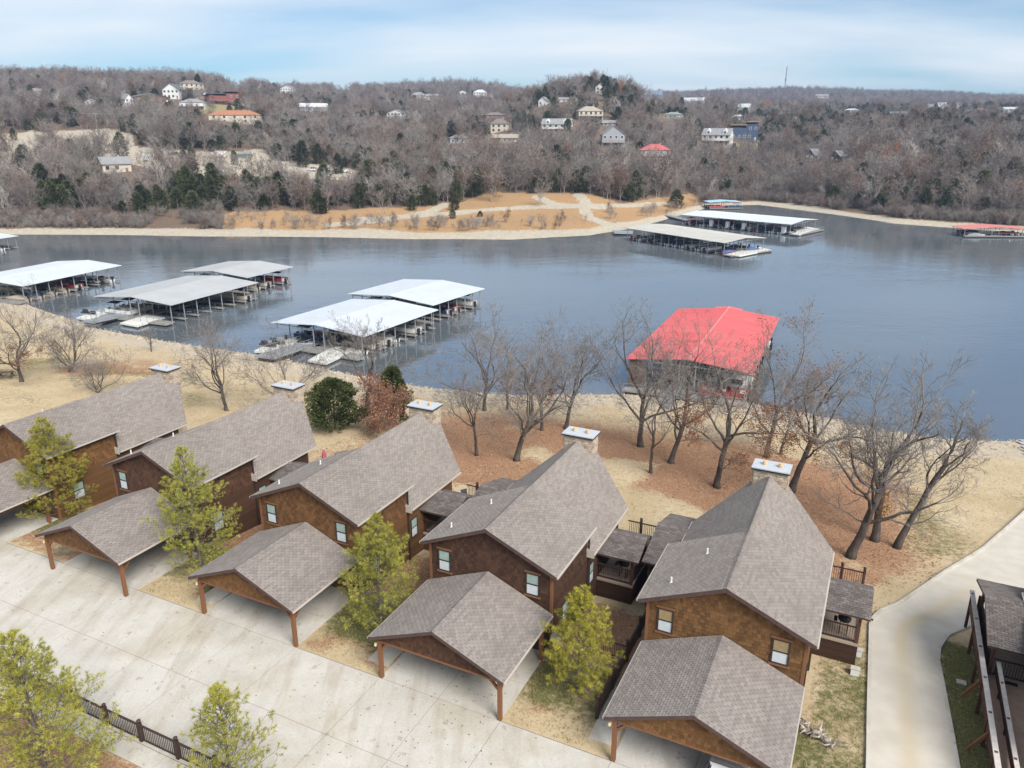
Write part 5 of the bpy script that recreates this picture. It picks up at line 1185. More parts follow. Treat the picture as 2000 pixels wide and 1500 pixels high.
def dock(short, label, c0, aw, al, w, l, rm, ze=3.8, rise=.75, bay=3.0, fill=.72, front=2.0, boxes=0, closed=None, step=None):
    e = empty('boat_dock', (c0[0], c0[1], ZW), 0, label, 'boat dock', 'covered boat docks on the lake')
    ew = Vector((math.cos(R(aw)), math.sin(R(aw)), 0)); ew_a = R(aw); e.rotation_euler = (0, 0, ew_a)
    # local x = width, local y = length (square to it)
    ov = .35
    for sg, nm in ((0, 'roof_panel'), (1, 'roof_panel')):
        m = MB()
        xa, xb = (-ov, w / 2) if sg == 0 else (w / 2, w + ov); za, zb = (ze, ze + rise) if sg == 0 else (ze + rise, ze)
        m.prism([(xa, -ov, za), (xb, -ov, zb), (xb, l + ov, zb), (xa, l + ov, za)], (0, 0, -.09))
        if step: m.prism([(w * .36 if sg == 0 else w / 2, l + ov + .002, ze + rise * (.72 if sg == 0 else 1)), (w / 2 if sg == 0 else w * .64, l + ov + .002, ze + rise * (1 if sg == 0 else .72)), (w / 2 if sg == 0 else w * .64, l + ov + step, ze + rise * (1 if sg == 0 else .72)), (w * .36 if sg == 0 else w / 2, l + ov + step, ze + rise * (.72 if sg == 0 else 1))], (0, 0, -.09))
        p = m.build('roof_panel', rm, e)
        sm = MB(); yy = .2                      # ribs running from eave to ridge
        while yy < l:
            sm.bar((xa + .03, yy, za + .014), (xb - .03, yy, zb + .014), .06, .05); yy += .6
        o = sm.build('roof_ribs', rm, p); o['kind'] = 'stuff'
    ce = MB(); ce.poly([(-ov + .05, -ov + .05, ze - .10), (w / 2, -ov + .05, ze + rise - .10), (w / 2, l + ov - .05, ze + rise - .10), (-ov + .05, l + ov - .05, ze - .10)]); ce.poly([(w / 2, -ov + .05, ze + rise - .10), (w + ov - .05, -ov + .05, ze - .10), (w + ov - .05, l + ov - .05, ze - .10), (w / 2, l + ov - .05, ze + rise - .10)]); ce.build('roof_underside_shade', mat('dock_underside_shade', (.05,.052,.055), rough=.8), e)  # extra dark sheet below the roof panels, added to deepen shade in the slips
    MB().prism([(w / 2 - .14, -ov - .02, ze + rise - .002), (w / 2, -ov - .02, ze + rise + .05), (w / 2 + .14, -ov - .02, ze + rise - .005)], (0, l + 2 * ov + .04 + (step or 0), 0)).build('ridge_cap', mat('pink_ridge', (.66,.24,.23), rough=.5) if rm is redm else rm, e)
    nb = max(2, int(round(l / bay))); by = l / nb; xr = [.45, w / 2 - 1.05, w / 2 + 1.05, w - .45]
    for k in range(nb + 1):
        y = min(max(k * by, .15), l - .15)
        for x_ in xr:
            zt = ze + rise * (1 - abs(x_ - w / 2) / (w / 2)) - .12; ubox('post', steel_lt, e, x_ - .06, y - .06, -.2, x_ + .06, y + .06, zt)
        t = MB(); t.bar((0, y, ze - .22), (w, y, ze - .22), .08, .12)
        for a, b_ in ((0, .25), (.25, .5), (.5, .75), (.75, 1)):
            xa, xb = a * w, b_ * w; zt = lambda x__: ze + rise * (1 - abs(x__ - w / 2) / (w / 2)) - .14
            t.bar((xa, y, ze - .22), (xb, y, zt(xb)), .05)
        t.build('truss', steel, e)
        for (xa, xb) in ((.3, w / 2 - 1.0), (w / 2 + 1.0, w - .3)): ubox('finger_pier', plank, e, xa, y - .4, .35, xb - .01 if xb < w / 2 else xb, y + .4, .50); 
    for y0_, y1_, x0_, x1_ in ((.42, l - .42, w / 2 - 1, w / 2 + 1),): ubox('walkway', plank, e, x0_ + .002, -.0, .36, x1_ - .002, l, .53)
    ubox('cross_walk', plank, e, -.2, -front, .36, w + .2, -.42, .54); ubox('float', floatm, e, .2, -front + .15, -.3, w - .2, -.6, .355); ubox('float', floatm, e, w / 2 - .8, .1, -.3, w / 2 + .8, l - .1, .355)
    ubox('end_walk', plank, e, w * .2, l + .42, .36, w * .8, l + 1.6, .54)
    m = MB(); 
    for x_ in np.arange(0, w + .01, 1.6): m.bar((x_, -front + .05, .54), (x_, -front + .05, 1.55), .05)
    m.bar((0, -front + .05, 1.55), (w, -front + .05, 1.55), .05).build('dock_rail', steel_lt, e)
    for k in range(boxes): ubox('float_box', white, e, 1.2, 2.5 + k * 6.5 + (k > 0) * 8, .5, 2.4, 3.7 + k * 6.5 + (k > 0) * 8, 2.6)
    if closed: ubox('storage_wall', mat('storage_brown', (.13,.10,.085), var=.2), e, .05, .05, .5, 2.4, .3, ze - .25); ubox('storage_wall', mat('storage_brown', (.13,.10,.085)), e, .05, .301, .5, .25, 2.6, ze - .25)
    M4 = Matrix.Translation((c0[0], c0[1], ZW)) @ Matrix.Rotation(ew_a, 4, 'Z')
    for k in range(nb):
        for sg in (0, 1):
            if dk_rng.random() > fill: continue
            y = (k + .5) * by; x_ = (w / 4 - .45) if sg == 0 else (w * .75 + .45); p = M4 @ Vector((x_, y, .05)); side = 'left' if sg == 0 else 'right'
            rz = ew_a + (0 if sg == 0 else math.pi) + dk_rng.uniform(-.04, .04); hc = dk_rng.choice(HULLPICK); kindb = dk_rng.random()
            where = '%s %s slip of %s' % (ORD[k], side, short)
            if kindb < .35: pontoon((p.x, p.y, ZW + .05), rz, hc, '%s pontoon boat, %s' % (hc, where))
            else:
                cv = dk_rng.choice([None, None, 'grey', 'blue', 'tan', 'black']); runabout((p.x, p.y, ZW - .12), rz, hc, cv, '%s motorboat%s, %s' % (hc, ' with %s cover' % cv if cv else '', where))
    return e, M4
HULLPICK = ['white', 'white', 'white', 'navy', 'black', 'tan', 'tan', 'red']
dock('the front white dock', 'wide white-roofed boat dock nearest the shore left of centre', (-39.0, 121.8), -28, 62, 18.4, 20.0, galv)
dock('the rear white dock', 'white-roofed boat dock joined behind the wide white one', (-31.1, 144.6), -30, 60, 19.4, 16.8, galv, front=.9, fill=.55)
dock('the left grey dock', 'wide grey-white roofed boat dock on the left, nearer of a pair', (-78.7, 142.3), -23, 67, 18.7, 22.4, galv_g)
dock('the rear left dock', 'smaller grey-white roofed dock behind the wide left dock', (-73.3, 169.0), -24, 66, 18.4, 14.2, galv_g, front=.9)
dock('the far left dock', 'long white-roofed dock cut by the left picture edge', (-116.4, 158.1), -18, 72, 18.5, 25.2, galv)
dock('the edge dock', 'white-roofed dock showing only a corner at the left edge', (-170.0, 214.0), -18, 72, 18.5, 20.0, galv)
red_e, redM = dock('the red dock', 'big red-roofed boat dock in front of the right-hand oaks', (15.8, 98.9), -24, 66, 15.9, 32.2, redm, ze=4.5, rise=.9, fill=.5, closed=True, step=1.2)
dock('the beige dock', 'long beige-roofed dock on the far side, nearer of a pair', (58.9, 213.4), 34, 124, 17.5, 40.0, galv_b, boxes=0, front=3.0, fill=.8)
dock('the long far dock', 'long white-roofed dock behind the beige one, with white tubes', (92.3, 256.2), 45, 135, 19.5, 42.0, galv, boxes=4, front=3.0, fill=.75)
bx_, by_ = gp(1386, 409, ZW); dock('the blue dock', 'small pale blue roofed dock at the head of the far cove', (bx_, by_), 6, 96, 14.5, 8.0, bluem, ze=3.0, rise=.5, fill=.6, front=1.4)
bx_, by_ = gp(1880, 463, ZW); dock('the faded dock', 'low dock with a faded red roof near the right far shore', (bx_, by_), -4, 86, 20.5, 8.0, pinkm, ze=2.7, rise=.7, fill=.7, front=1.6)
# gangways and swim platforms
def slab_thing(name, pts, z0, z1, m, label, cat, grp=None, rails=False):
    o = empty(name, (sum(p[0] for p in pts) / 4, sum(p[1] for p in pts) / 4, z0[0] if isinstance(z0, tuple) else z0), 0, label, cat, grp); c = o.location
    zs = z1 if isinstance(z1, tuple) else (z1,) * 4
    MB().prism([(p[0] - c.x, p[1] - c.y, z - c.z) for p, z in zip(pts, zs)], (0, 0, -.28)).build('planking', m, o)
    f = MB(); q = [(p[0] - c.x, p[1] - c.y) for p in pts]; cxm, cym = 0, 0
    f.prism([(x_ * .9, y_ * .9, zs[i] - .281 - c.z) for i, (x_, y_) in enumerate(q)], (0, 0, -.35)).build('floats', floatm, o)
    if rails:
        for a, b_ in ((0, 3), (1, 2)):
            pa = Vector((q[a][0], q[a][1], zs[a] - c.z)); pb = Vector((q[b_][0], q[b_][1], zs[b_] - c.z)); m_ = MB(); n = 9
            for k in range(n + 1): r_ = pa.lerp(pb, k / n); m_.bar(r_, r_ + Vector((0, 0, 1.05)), .05)
            m_.bar(pa + Vector((0, 0, 1.05)), pb + Vector((0, 0, 1.05)), .05).bar(pa + Vector((0, 0, .55)), pb + Vector((0, 0, .55)), .035); m_.build('handrail', steel_lt, o)
    return o
def px_quad(P_, z): return [gp(a, b_, z) for a, b_ in P_]
slab_thing('swim_platform', px_quad([(496,686),(542,689),(592,663),(545,659)], ZW + .5), ZW + .2, ZW + .55, whitep, 'pale floating platform left of the gangway with two dark water scooters on it', 'platform')
slab_thing('swim_platform', px_quad([(601,704),(637,710),(691,685),(650,678)], ZW + .5), ZW + .2, ZW + .55, whitep, 'empty weathered white platform right of the gangway of the wide white dock', 'platform')
slab_thing('gangway', px_quad([(498,703),(535,708),(622,670),(588,668)], ZW + .6), ZW, (ZW + 1.3, ZW + 1.3, ZW + .62, ZW + .62), steel_lt, 'grey metal gangway from the shore to the wide white dock', 'gangway', rails=True)
slab_thing('swim_platform', px_quad([(149,621),(176,624),(226,607),(198,604)], ZW + .5), ZW + .2, ZW + .55, whitep, 'pale floating platform with a dark water scooter before the left dock', 'platform')
slab_thing('swim_platform', px_quad([(234,631),(268,637),(322,620),(287,615)], ZW + .5), ZW + .2, ZW + .55, whitep, 'empty white platform right of the gangway of the left dock', 'platform')
slab_thing('gangway', px_quad([(160,634),(182,637),(262,612),(242,609)], ZW + .6), ZW, (ZW + 1.3, ZW + 1.3, ZW + .62, ZW + .62), steel_lt, 'grey metal gangway from the shore to the left dock', 'gangway', rails=True)
slab_thing('swim_platform', px_quad([(1418,497),(1445,500),(1506,488),(1480,482)], ZW + .5), ZW + .2, ZW + .55, whitep, 'tan floating platform at the near end of the beige-roofed dock', 'platform')
slab_thing('swim_platform', px_quad([(1543,456),(1562,459),(1600,447),(1576,443)], ZW + .5), ZW + .2, ZW + .55, whitep, 'tan floating platform at the near end of the long far dock', 'platform')
slab_thing('gangway', px_quad([(1268,413),(1272,416),(1345,432),(1345,428)], ZW + .6), ZW, (ZW + 1.2, ZW + 1.2, ZW + .62, ZW + .62), steel_lt, 'narrow gangway from the point to the long far dock', 'gangway', rails=True)
slab_thing('gangway', px_quad([(1196,452),(1200,457),(1236,456),(1236,451)], ZW + .6), ZW, (ZW + 1.0, ZW + 1.0, ZW + .62, ZW + .62), steel_lt, 'short gangway from the point to the beige-roofed dock', 'gangway', rails=True)
slab_thing('gangway', px_quad([(1290,790),(1308,793),(1336,750),(1326,746)], ZW + 1.0), ZW + .2, (ZW + .9, ZW + .9, ZW + 1.2, ZW + 1.2), steel_lt, 'metal gangway from the bank up to the red-roofed dock', 'gangway', rails=True)
def scooter(px, py, rz, lab):
    x, y = gp(px, py, ZW + .6); e = empty('water_scooter', (x, y, ZW + .56), rz, lab, 'watercraft', 'water scooters on the platforms')
    m = MB(); st = [(-1.5, .45, .45), (-.5, .55, .55), (.5, .5, .6), (1.2, .3, .65), (1.6, .03, .6)]
    for x_, w_, h_ in st: m.v += [(x_, 0, .05), (x_, w_, .25), (x_, w_ * .7, h_), (x_, -w_ * .7, h_), (x_, -w_, .25)]
    for i in range(4):
        for k in range(5): m.f.append((i*5 + k, i*5 + (k+1) % 5, i*5 + 5 + (k+1) % 5, i*5 + 5 + k))
    m.f.append((4, 3, 2, 1, 0)); m.build('hull', HULLC['black'], e); MB().box(-1.2, -.2, .45, .2, .2, .88).build('seat', canvas['black'], e); MB().box(.2, -.3, .6, .6, .3, 1.0).build('handlebar_cowl', canvas['grey'], e)
scooter(524, 676, R(-20), 'left of two dark water scooters on the platform by the white dock'); scooter(541, 671, R(-20), 'right of two dark water scooters on the platform by the white dock'); scooter(174, 613, R(-15), 'dark covered water scooter on the platform by the left dock')

# ------------------------------------------------------------------ small things around the lodges
def L2W(i, x, y):      # lodge-local to world
    vc, du = HOUSES[i]; return W(33.1 + du + y, vc + x)
DZ = .80
fe = empty('rail_fence', W(18.6, -30) + (0,), -A, 'dark brown rail fence with capped posts beside the sidewalk at lower left', 'fence')
fv = [-31.3 + 2.45 * k for k in range(-12, 8)]
for k, v_ in enumerate(fv):
    post(fe, v_ + 30, 0, 0, 1.12, .17, railm, True)
    if k < len(fv) - 1: rail_run(fe, (v_ + 30 + .1, 0, .03), (fv[k + 1] + 30 - .1, 0, .03), h=.95, step=.125)
# railing beside the walk of the rightmost lodge
for i in (4,):
    x, y = W(29.6, HOUSES[i][0] - 5.15); fe = empty('walk_railing', (x, y, 0), -A, 'dark railing along the walk left of the rightmost carport', 'railing')
    for k in range(5):
        post(fe, 0, k * 2.4, 0, 1.25, .15, railm, True)
        if k < 4: rail_run(fe, (0, k * 2.4 + .08, .05), (0, (k + 1) * 2.4 - .08, .05), h=1.0)
    rail_run(fe, (-1.9, 4.8, .02), (-.1, 4.8, .02), h=.95); post(fe, -1.95, 4.8, 0, 1.1, .13, railm)
# raised walk with pale rails at the house on the right edge
x, y = W(31.5, 7.55); fe = empty('raised_walkway', (x, y, 0), -A, 'raised walkway with pale-topped rails beside the house at the right edge', 'walkway'); palet = mat('pale_rail_cap', (.52,.47,.43), rough=.8, var=.12)
MB().box(.05, -8, .55, 2.35, 16.0, .72).build('walk_floor', pavers, fe)
for k in range(9): post(fe, 0, -6.0 + k * 2.7, -.6, 1.75, .15, dkwood); post(fe, .75 if k < 6 else .4, -6.0 + k * 2.7, .72, 1.7, .12, dkwood)
MB().box(-.12, -8, 1.68, .12, 16.0, 1.75).build('top_rail', palet, fe); MB().box(.66, -8, 1.60, .86, 9.4, 1.68).build('top_rail', palet, fe); MB().box(-.03, -8, .75, .03, 16, 1.66).build('side_boards', dkwood, fe); MB().box(.74, -8, .85, .79, 9.4, 1.58).build('side_boards', dkwood, fe)
for k in range(4): MB().bar((-.7, -4.0 + k * 4.0, -.05), (-.02, -4.0 + k * 4.0, 1.2), .13).build('brace', timber, fe)
x, y = W(41.0, 8.85); MB().box(-.45, -.6, 0, .45, .6, .02).build('door_mat', blackm, loc=(x, y, .721), rot=-A, label='black door mat on the walkway of the right edge house', cat='mat')
# umbrella table on the deck behind the second lodge
x, y = L2W(1, 5.2, 11.9); e = empty('patio_table', (x, y, DZ), 0, 'round white patio table under the closed pink umbrella', 'table')
MB().tube([(0, 0, .70), (0, 0, .75)], [.85, .85], 20).build('table_top', white, e)
for k in range(4): MB().bar((.6 * math.cos(k * 1.571 + .8), .6 * math.sin(k * 1.571 + .8), 0), (.5 * math.cos(k * 1.571 + .8), .5 * math.sin(k * 1.571 + .8), .70), .05).build('leg', white, e)
e = empty('patio_umbrella', (x, y, DZ), 0, 'closed pink patio umbrella standing on the deck of the second lodge', 'umbrella')
pu = MB(); n = 10; zs_ = [1.05, 1.3, 1.9, 2.5, 2.75]; rs = [.17, .24, .22, .12, .02]
for z_, r_ in zip(zs_, rs): pu.v += [(r_ * (1 if k % 2 else .72) * math.cos(6.283 * k / n), r_ * (1 if k % 2 else .72) * math.sin(6.283 * k / n), z_) for k in range(n)]
for i_ in range(4):
    for k in range(n): pu.f.append((i_*n + k, i_*n + (k+1) % n, i_*n + n + (k+1) % n, i_*n + n + k))
pu.build('canopy', mat('pink_canvas', (.52,.10,.16), rough=.9, var=.15), e); MB().tube([(0, 0, 0), (0, 0, 2.8)], [.025, .025], 6).build('pole', white, e)
def chair(x, y, rz, m, lab, grp):
    e = empty('patio_chair', (x, y, DZ), rz, lab, 'chair', grp); MB().box(-.25, -.25, .40, .25, .25, .45).build('seat', m, e); MB().prism([(-.25, .25, .46), (.25, .25, .46), (.25, .34, .95), (-.25, .34, .95)], (0, .03, 0)).build('backrest', m, e)
    for a in (-.22, .22):
        for b_ in (-.22, .22): ubox('leg', m, e, a - .02, b_ - .02, 0, a + .02, b_ + .02, .40)
chm = mat('dark_chair_metal', (.06,.06,.065), rough=.5)
for k, a in enumerate((.3, 2.4, 4.4)): chair(x + 1.15 * math.cos(a), y + 1.15 * math.sin(a), a - math.pi / 2, white, 'white patio chair %s the umbrella table' % ('right of', 'behind', 'in front of')[k], 'chairs at the white table')
x, y = L2W(2, 5.1, 12.0); e = empty('patio_table', (x, y, DZ), 0, 'dark round patio table on the deck of the middle lodge', 'table'); MB().tube([(0, 0, .70), (0, 0, .74)], [.62, .62], 18).build('table_top', chm, e)
for k in range(4): MB().bar((.45 * math.cos(k * 1.571 + .8), .45 * math.sin(k * 1.571 + .8), 0), (.4 * math.cos(k * 1.571 + .8), .4 * math.sin(k * 1.571 + .8), .70), .04).build('leg', chm, e)
for k, a in enumerate((.5, 2.0, 3.6, 5.2)): chair(x + .95 * math.cos(a), y + .95 * math.sin(a), a - math.pi / 2, chm, 'dark metal chair %s of the dark round deck table' % ('right', 'lake side', 'left', 'near side')[k], 'chairs at the dark table')
for k, (lx, ly) in enumerate(((4.9, 11.9), (5.65, 11.5))):
    x, y = L2W(3, lx, ly); e = empty('sun_lounger', (x, y, DZ), -A + .35, '%s of two white loungers on the deck of the chocolate brown lodge' % ('left', 'right')[k], 'lounger', 'white loungers'); MB().box(-.3, -.75, .26, .3, .4, .33).build('cushion', white, e); MB().prism([(-.3, .41, .26), (.3, .41, .26), (.3, .95, .5), (-.3, .95, .5)], (0, 0, .07)).build('backrest', white, e)
    for a in (-.26, .26):
        for b_ in (-.65, .35): ubox('leg', chm, e, a - .02, b_ - .02, 0, a + .02, b_ + .02, .259)
def grill(i, lx, ly, lab):
    x, y = L2W(i, lx, ly); e = empty('barbecue_grill', (x, y, DZ), -A, lab, 'grill', 'grills on the porches'); MB().tube([(0, 0, .75), (0, 0, .85), (0, 0, 1.0), (0, 0, 1.15), (0, 0, 1.2)], [.2, .34, .36, .24, .04], 14).build('kettle', blackm, e); MB().box(-.55, -.25, .78, -.36, .25, .82).build('side_shelf', blackm, e)
    for a in (-.2, .2):
        for b_ in (-.2, .2): ubox('leg', blackm, e, a - .02, b_ - .02, 0, a + .02, b_ + .02, .77)
grill(4, 5.4, 8.1, 'black kettle grill on the right porch of the rightmost lodge'); grill(3, 5.4, 8.2, 'black kettle grill on the dim porch of the chocolate brown lodge')
# satellite dish and utility boxes
x, y = W(32.6, -13.15); e = empty('satellite_dish', (x, y, 0), -A + .5, 'small grey satellite dish on a pole at the corner of the chocolate brown lodge', 'satellite dish'); MB().tube([(0, 0, 0), (0, 0, 1.6)], [.035, .035], 8).build('pole', steel_lt, e)
dm = MB(); n = 14
for z_, r_ in ((0, .02), (.04, .2), (.12, .36)): dm.v += [(r_ * math.cos(6.283 * k / n), -z_, r_ * 1.15 * math.sin(6.283 * k / n) + 1.75) for k in range(n)]
for i_ in range(2):
    for k in range(n): dm.f.append((i_*n + k, i_*n + (k+1) % n, i_*n + n + (k+1) % n, i_*n + n + k))
dm.build('dish', galv_g, e); MB().bar((0, -.02, 1.4), (0, -.5, 1.6), .03).build('feed_arm', steel_lt, e)
for k, (px_, py_, lab) in enumerate(((1674, 1281, 'white utility box on the right porch wall of the rightmost lodge'), (1669, 1318, 'white utility box on the ground below the porch near the road'), (1877, 1335, 'white utility cover on the grass beside the right edge house'))):
    x, y, z = pix_near(px_, py_); e = empty('utility_box', (x, y, z), -A, lab, 'utility box'); MB().box(-.22, -.16, -.1, .22, .16, .42 if k < 2 else .08).build('cabinet', white, e); MB().box(-.24, -.18, .421 if k < 2 else .081, .24, .18, .45 if k < 2 else .11).build('lid', trimlt, e)
# dead stump pieces beside the rightmost carport
x, y, z = pix_near(1588, 1436); e = empty('driftwood_roots', (x, y, z), -.95, 'tangle of pale weathered driftwood roots lying right of the rightmost carport', 'driftwood'); lw = mat('weathered_wood', (.30,.25,.20), rough=.95, col2=(.56,.50,.43), nscale=4, bump=.8, bscale=6)
r_ = random.Random(12); lg = mat('grey_root_wood', (.13,.105,.085), rough=.95, col2=(.36,.31,.26), nscale=5)
for k in range(9):
    t_ = -1 + 2 * k / 8; c_ = Vector((t_ * .95, .18 * math.sin(t_ * 4), .12)); bm = bmesh.new()
    for j in range(14): d_ = Vector((r_.gauss(0, 1), r_.gauss(0, 1), r_.gauss(0, 1))).normalized(); bm.verts.new(c_ + Vector((d_.x * .26, d_.y * .22 * (1.3 - abs(t_)), d_.z * .2)) * r_.uniform(.6, 1.35))
    bmesh.ops.convex_hull(bm, input=bm.verts); me = bpy.data.meshes.new('chunk'); bm.to_mesh(me); bm.free(); link('chunk', me, lw if k % 3 else lg, e)
for k in range(44):
    p = Vector((r_.uniform(-1.1, 1.1), r_.uniform(-.2, .2), r_.uniform(.08, .32))); a_ = r_.uniform(0, 6.283); d_ = Vector((math.cos(a_), math.sin(a_), r_.uniform(-.1, .7))).normalized(); l_ = r_.uniform(.25, .65); q_ = p + d_ * l_ * .55 + Vector((r_.uniform(-.15, .15), r_.uniform(-.15, .15), 0))
    MB().tube([p, q_, q_ + (d_ + Vector((r_.uniform(-1, 1), r_.uniform(-.8, .8), -.3))).normalized() * l_ * .5], [r_.uniform(.03, .07), .035, .008], 5).build('root', lw if k % 2 else lg, e)
# picnic table under the oak at left
x, y, z = pix_near(12, 738); e = empty('picnic_table', (x, y, z), .3, 'brown picnic table on the lawn at the left picture edge', 'table'); pw = mat('picnic_wood', (.16,.11,.075), rough=.9, var=.2)
for k in range(5): ubox('plank', pw, e, -.95, -.4 + k * .165, .72, .95, -.25 + k * .165, .76)
for s in (-.8, .68): ubox('bench', pw, e, -.95, s, .42, .95, s + .14 + .0, .46)
for s in (-.65, .65): MB().bar((s, -.7, 0), (s, .35, .71), .08).bar((s + .09, .75, 0), (s + .09, -.3, .71), .08).box(s - .03, -.75, .34, s + .03, .78, .415).build('trestle', pw, e)
# white car under the rightmost carport
def car(loc, rz, paint, lab, L=4.7, Wd=1.85, grp=None):
    e = empty('car', loc, rz, lab, 'car', grp); hw = Wd / 2
    def loft(prof, name, m, smooth=True):     # prof: list of (y, half width, z bottom, z top)
        b = MB()
        for y_, w_, z0_, z1_ in prof: b.v += [(-w_, y_, z0_), (w_, y_, z0_), (w_ * 1.0, y_, z0_ + (z1_ - z0_) * .55), (w_ * .9, y_, z1_), (-w_ * .9, y_, z1_), (-w_, y_, z0_ + (z1_ - z0_) * .55)]
        for i_ in range(len(prof) - 1):
            for k in range(6): b.f.append((i_*6 + k, i_*6 + (k+1) % 6, i_*6 + 6 + (k+1) % 6, i_*6 + 6 + k))
        b.f.append((5, 4, 3, 2, 1, 0)); b.f.append(tuple(len(prof) * 6 - 6 + k for k in range(6))); return b.build(name, m, e)
    loft([(-L/2, hw * .86, .45, .72), (-L/2 + .1, hw * .95, .3, .98), (-L/2 + .5, hw, .25, 1.02), (0, hw, .22, 1.0), (L/2 - 1.2, hw, .25, .98), (L/2 - .3, hw * .95, .3, .86), (L/2, hw * .8, .42, .68)], 'body', paint)
    b = MB(); st = [(-L/2 + .12, .80, 1.0, .98), (-L/2 + .55, .80, 1.0, 1.62), (.35, .80, 1.0, 1.66), (1.15, .80, .99, 1.0)]
    gl = MB()
    def ring_(y_, w_, z_): return [(-w_, y_, z_), (w_, y_, z_)]
    gl.v = [(-.84, -L/2 + .12, .99), (.84, -L/2 + .12, .99), (-.66, -L/2 + .5, 1.55), (.66, -L/2 + .5, 1.55), (-.66, .4, 1.58), (.66, .4, 1.58), (-.84, 1.2, .98), (.84, 1.2, .98)]
    gl.f = [(0, 1, 3, 2), (2, 3, 5, 4), (4, 5, 7, 6), (0, 2, 4, 6), (1, 7, 5, 3)]; gl.build('windows', mat('car_glass', (.015,.018,.022), rough=.06, spec=.8), e)
    rf = MB(); rf.v = [(-.69, -L/2 + .36, 1.555), (.69, -L/2 + .36, 1.555), (.66, -L/2 + 1.0, 1.66), (-.66, -L/2 + 1.0, 1.66), (.66, .1, 1.66), (-.66, .1, 1.66), (.68, .5, 1.585), (-.68, .5, 1.585)]; rf.f = [(0, 1, 2, 3), (3, 2, 4, 5), (5, 4, 6, 7)]; rf.build('roof', paint, e)
    for s in (-1, 1):
        MB().bar((s * .70, -L/2 + .5, 1.56), (s * .85, -L/2 + .14, 1.0), .1).bar((s * .68, .45, 1.57), (s * .85, 1.2, .99), .07).bar((s * .70, -.7, 1.6), (s * .86, -.75, 1.0), .08).build('pillar', paint, e)
        for yy in (-L/2 + .9, L/2 - .95):
            w_ = MB().tube([(s * (hw - .2), yy, .33), (s * (hw + .01), yy, .33)], [.33, .33], 16).build('wheel', blackm, e); MB().tube([(s * (hw + .011), yy, .33), (s * (hw + .03), yy, .33)], [.2, .18], 10).build('rim', steel_lt, w_)
        MB().box(s * .62, -L/2 + .0, .72, s * .84, -L/2 + .12, .98).build('tail_light', mat('tail_red', (.35,.02,.02), rough=.2), e); MB().box(s * .5, L/2 - .22, .62, s * .8, L/2 - .06, .74).build('headlight', glass_b, e)
        MB().bar((s * .62, -L/2 + .7, 1.69), (s * .62, .2, 1.69), .04).build('roof_rail', blackm, e)
    MB().box(-.85, -L/2 - .06, .35, .85, -L/2 + .1, .6).build('bumper', blackm, e); return e
x, y = W(27.15, -3.05); car((x, y, .035), -A, mat('white_car_paint', (.74,.75,.76), rough=.18, spec=.6), 'white car parked under the rightmost carport, mostly hidden by its roof', 4.7)
# vehicles on the gravel yard across the lake
def box_truck(px, py, lab, s=1.0):
    x, y, z, D_ = pix_far(px, py); e = empty('box_trailer', (x, y, z), -.1, lab, 'trailer'); MB().box(-2.6 * s, -1.1, .7, 2.6 * s, 1.1, 3.2).build('body', white, e)
    for a in (-.5, .5): MB().tube([(a, -1.12, .38), (a, -.85, .38)], [.38, .38], 12).build('wheel', blackm, e)
    MB().bar((2.6 * s, 0, .6), (3.6 * s, 0, .5), .12).build('tow_bar', steel, e)
box_truck(433, 308, 'white enclosed trailer parked in the middle of the gravel yard'); box_truck(288, 315, 'white camper trailer beside the low grey-roofed building', .8)
x, y, z, D_ = pix_far(478, 308); runabout((x, y, z + .5), -.1, 'teal', 'grey', 'teal motorboat on a trailer at the right of the gravel yard', grp='vehicles on the gravel yard').scale = (1.5, 1.3, 1.5)
x, y, z, D_ = pix_far(339, 303); car((x, y, z), 1.5, mat('dark_car_paint', (.03,.03,.04), rough=.2), 'dark car at the left end of the gravel yard')
for k, px_ in enumerate((610, 636, 655, 672)):
    x, y, z, D_ = pix_far(px_, 334 + k); car((x, y, z), 1.3 + k * .2, mat('white_car_paint', (.74,.75,.76)), '%s of four white cars in the yard behind the left woods' % ('leftmost', 'second from left', 'third from left', 'rightmost')[k], grp='white cars in the far yard')
# radio mast, power poles and wires
x, y, z, D_ = pix_far(1531, 190); e = empty('radio_mast', (x, y, z), 0, 'thin lattice radio mast on the right skyline', 'mast'); m = MB(); Hm = 52 * D_ / 1571.7; b_ = Hm * .02
for k in range(3):
    a = k * 2.094; m.bar((b_ * math.cos(a), b_ * math.sin(a), 0), (b_ * .5 * math.cos(a), b_ * .5 * math.sin(a), Hm), .5)
m.build('legs', steel, e); m = MB(); 
for k in range(24):
    z0_, z1_ = Hm * k / 24, Hm * (k + 1) / 24
    for j in range(3): a, c_ = j * 2.094, (j + 1) * 2.094; m.bar((b_ * math.cos(a), b_ * math.sin(a), z0_), (b_ * .9 * math.cos(c_), b_ * .9 * math.sin(c_), z1_), .25)
m.build('lattice', steel, e); MB().tube([(0, 0, Hm * .55), (0, 0, Hm * .6)], [b_ * 1.6, b_ * 1.6], 8).build('antenna_drum', steel_lt, e)
poles = []
for k, (px_, py_, hh) in enumerate(((48, 225, 13), (192, 262, 12), (400, 228, 13), (666, 250, 13))):
    x, y, z, D_ = pix_far(px_, py_); e = empty('power_pole', (x, y, z), .3, 'wooden power pole on the left hill, %s from the left' % ORD[k], 'pole', 'power poles on the left hill'); MB().tube([(0, 0, -.5), (0, 0, hh)], [.2, .13], 6).build('mast', mat('pole_wood', (.30,.25,.21), rough=.9), e); MB().box(-1.2, -.08, hh - 1.0, 1.2, .08, hh - .8).build('crossarm', mat('pole_wood', (.30,.25,.21)), e); poles.append(Vector((x, y, z + hh - .7)))
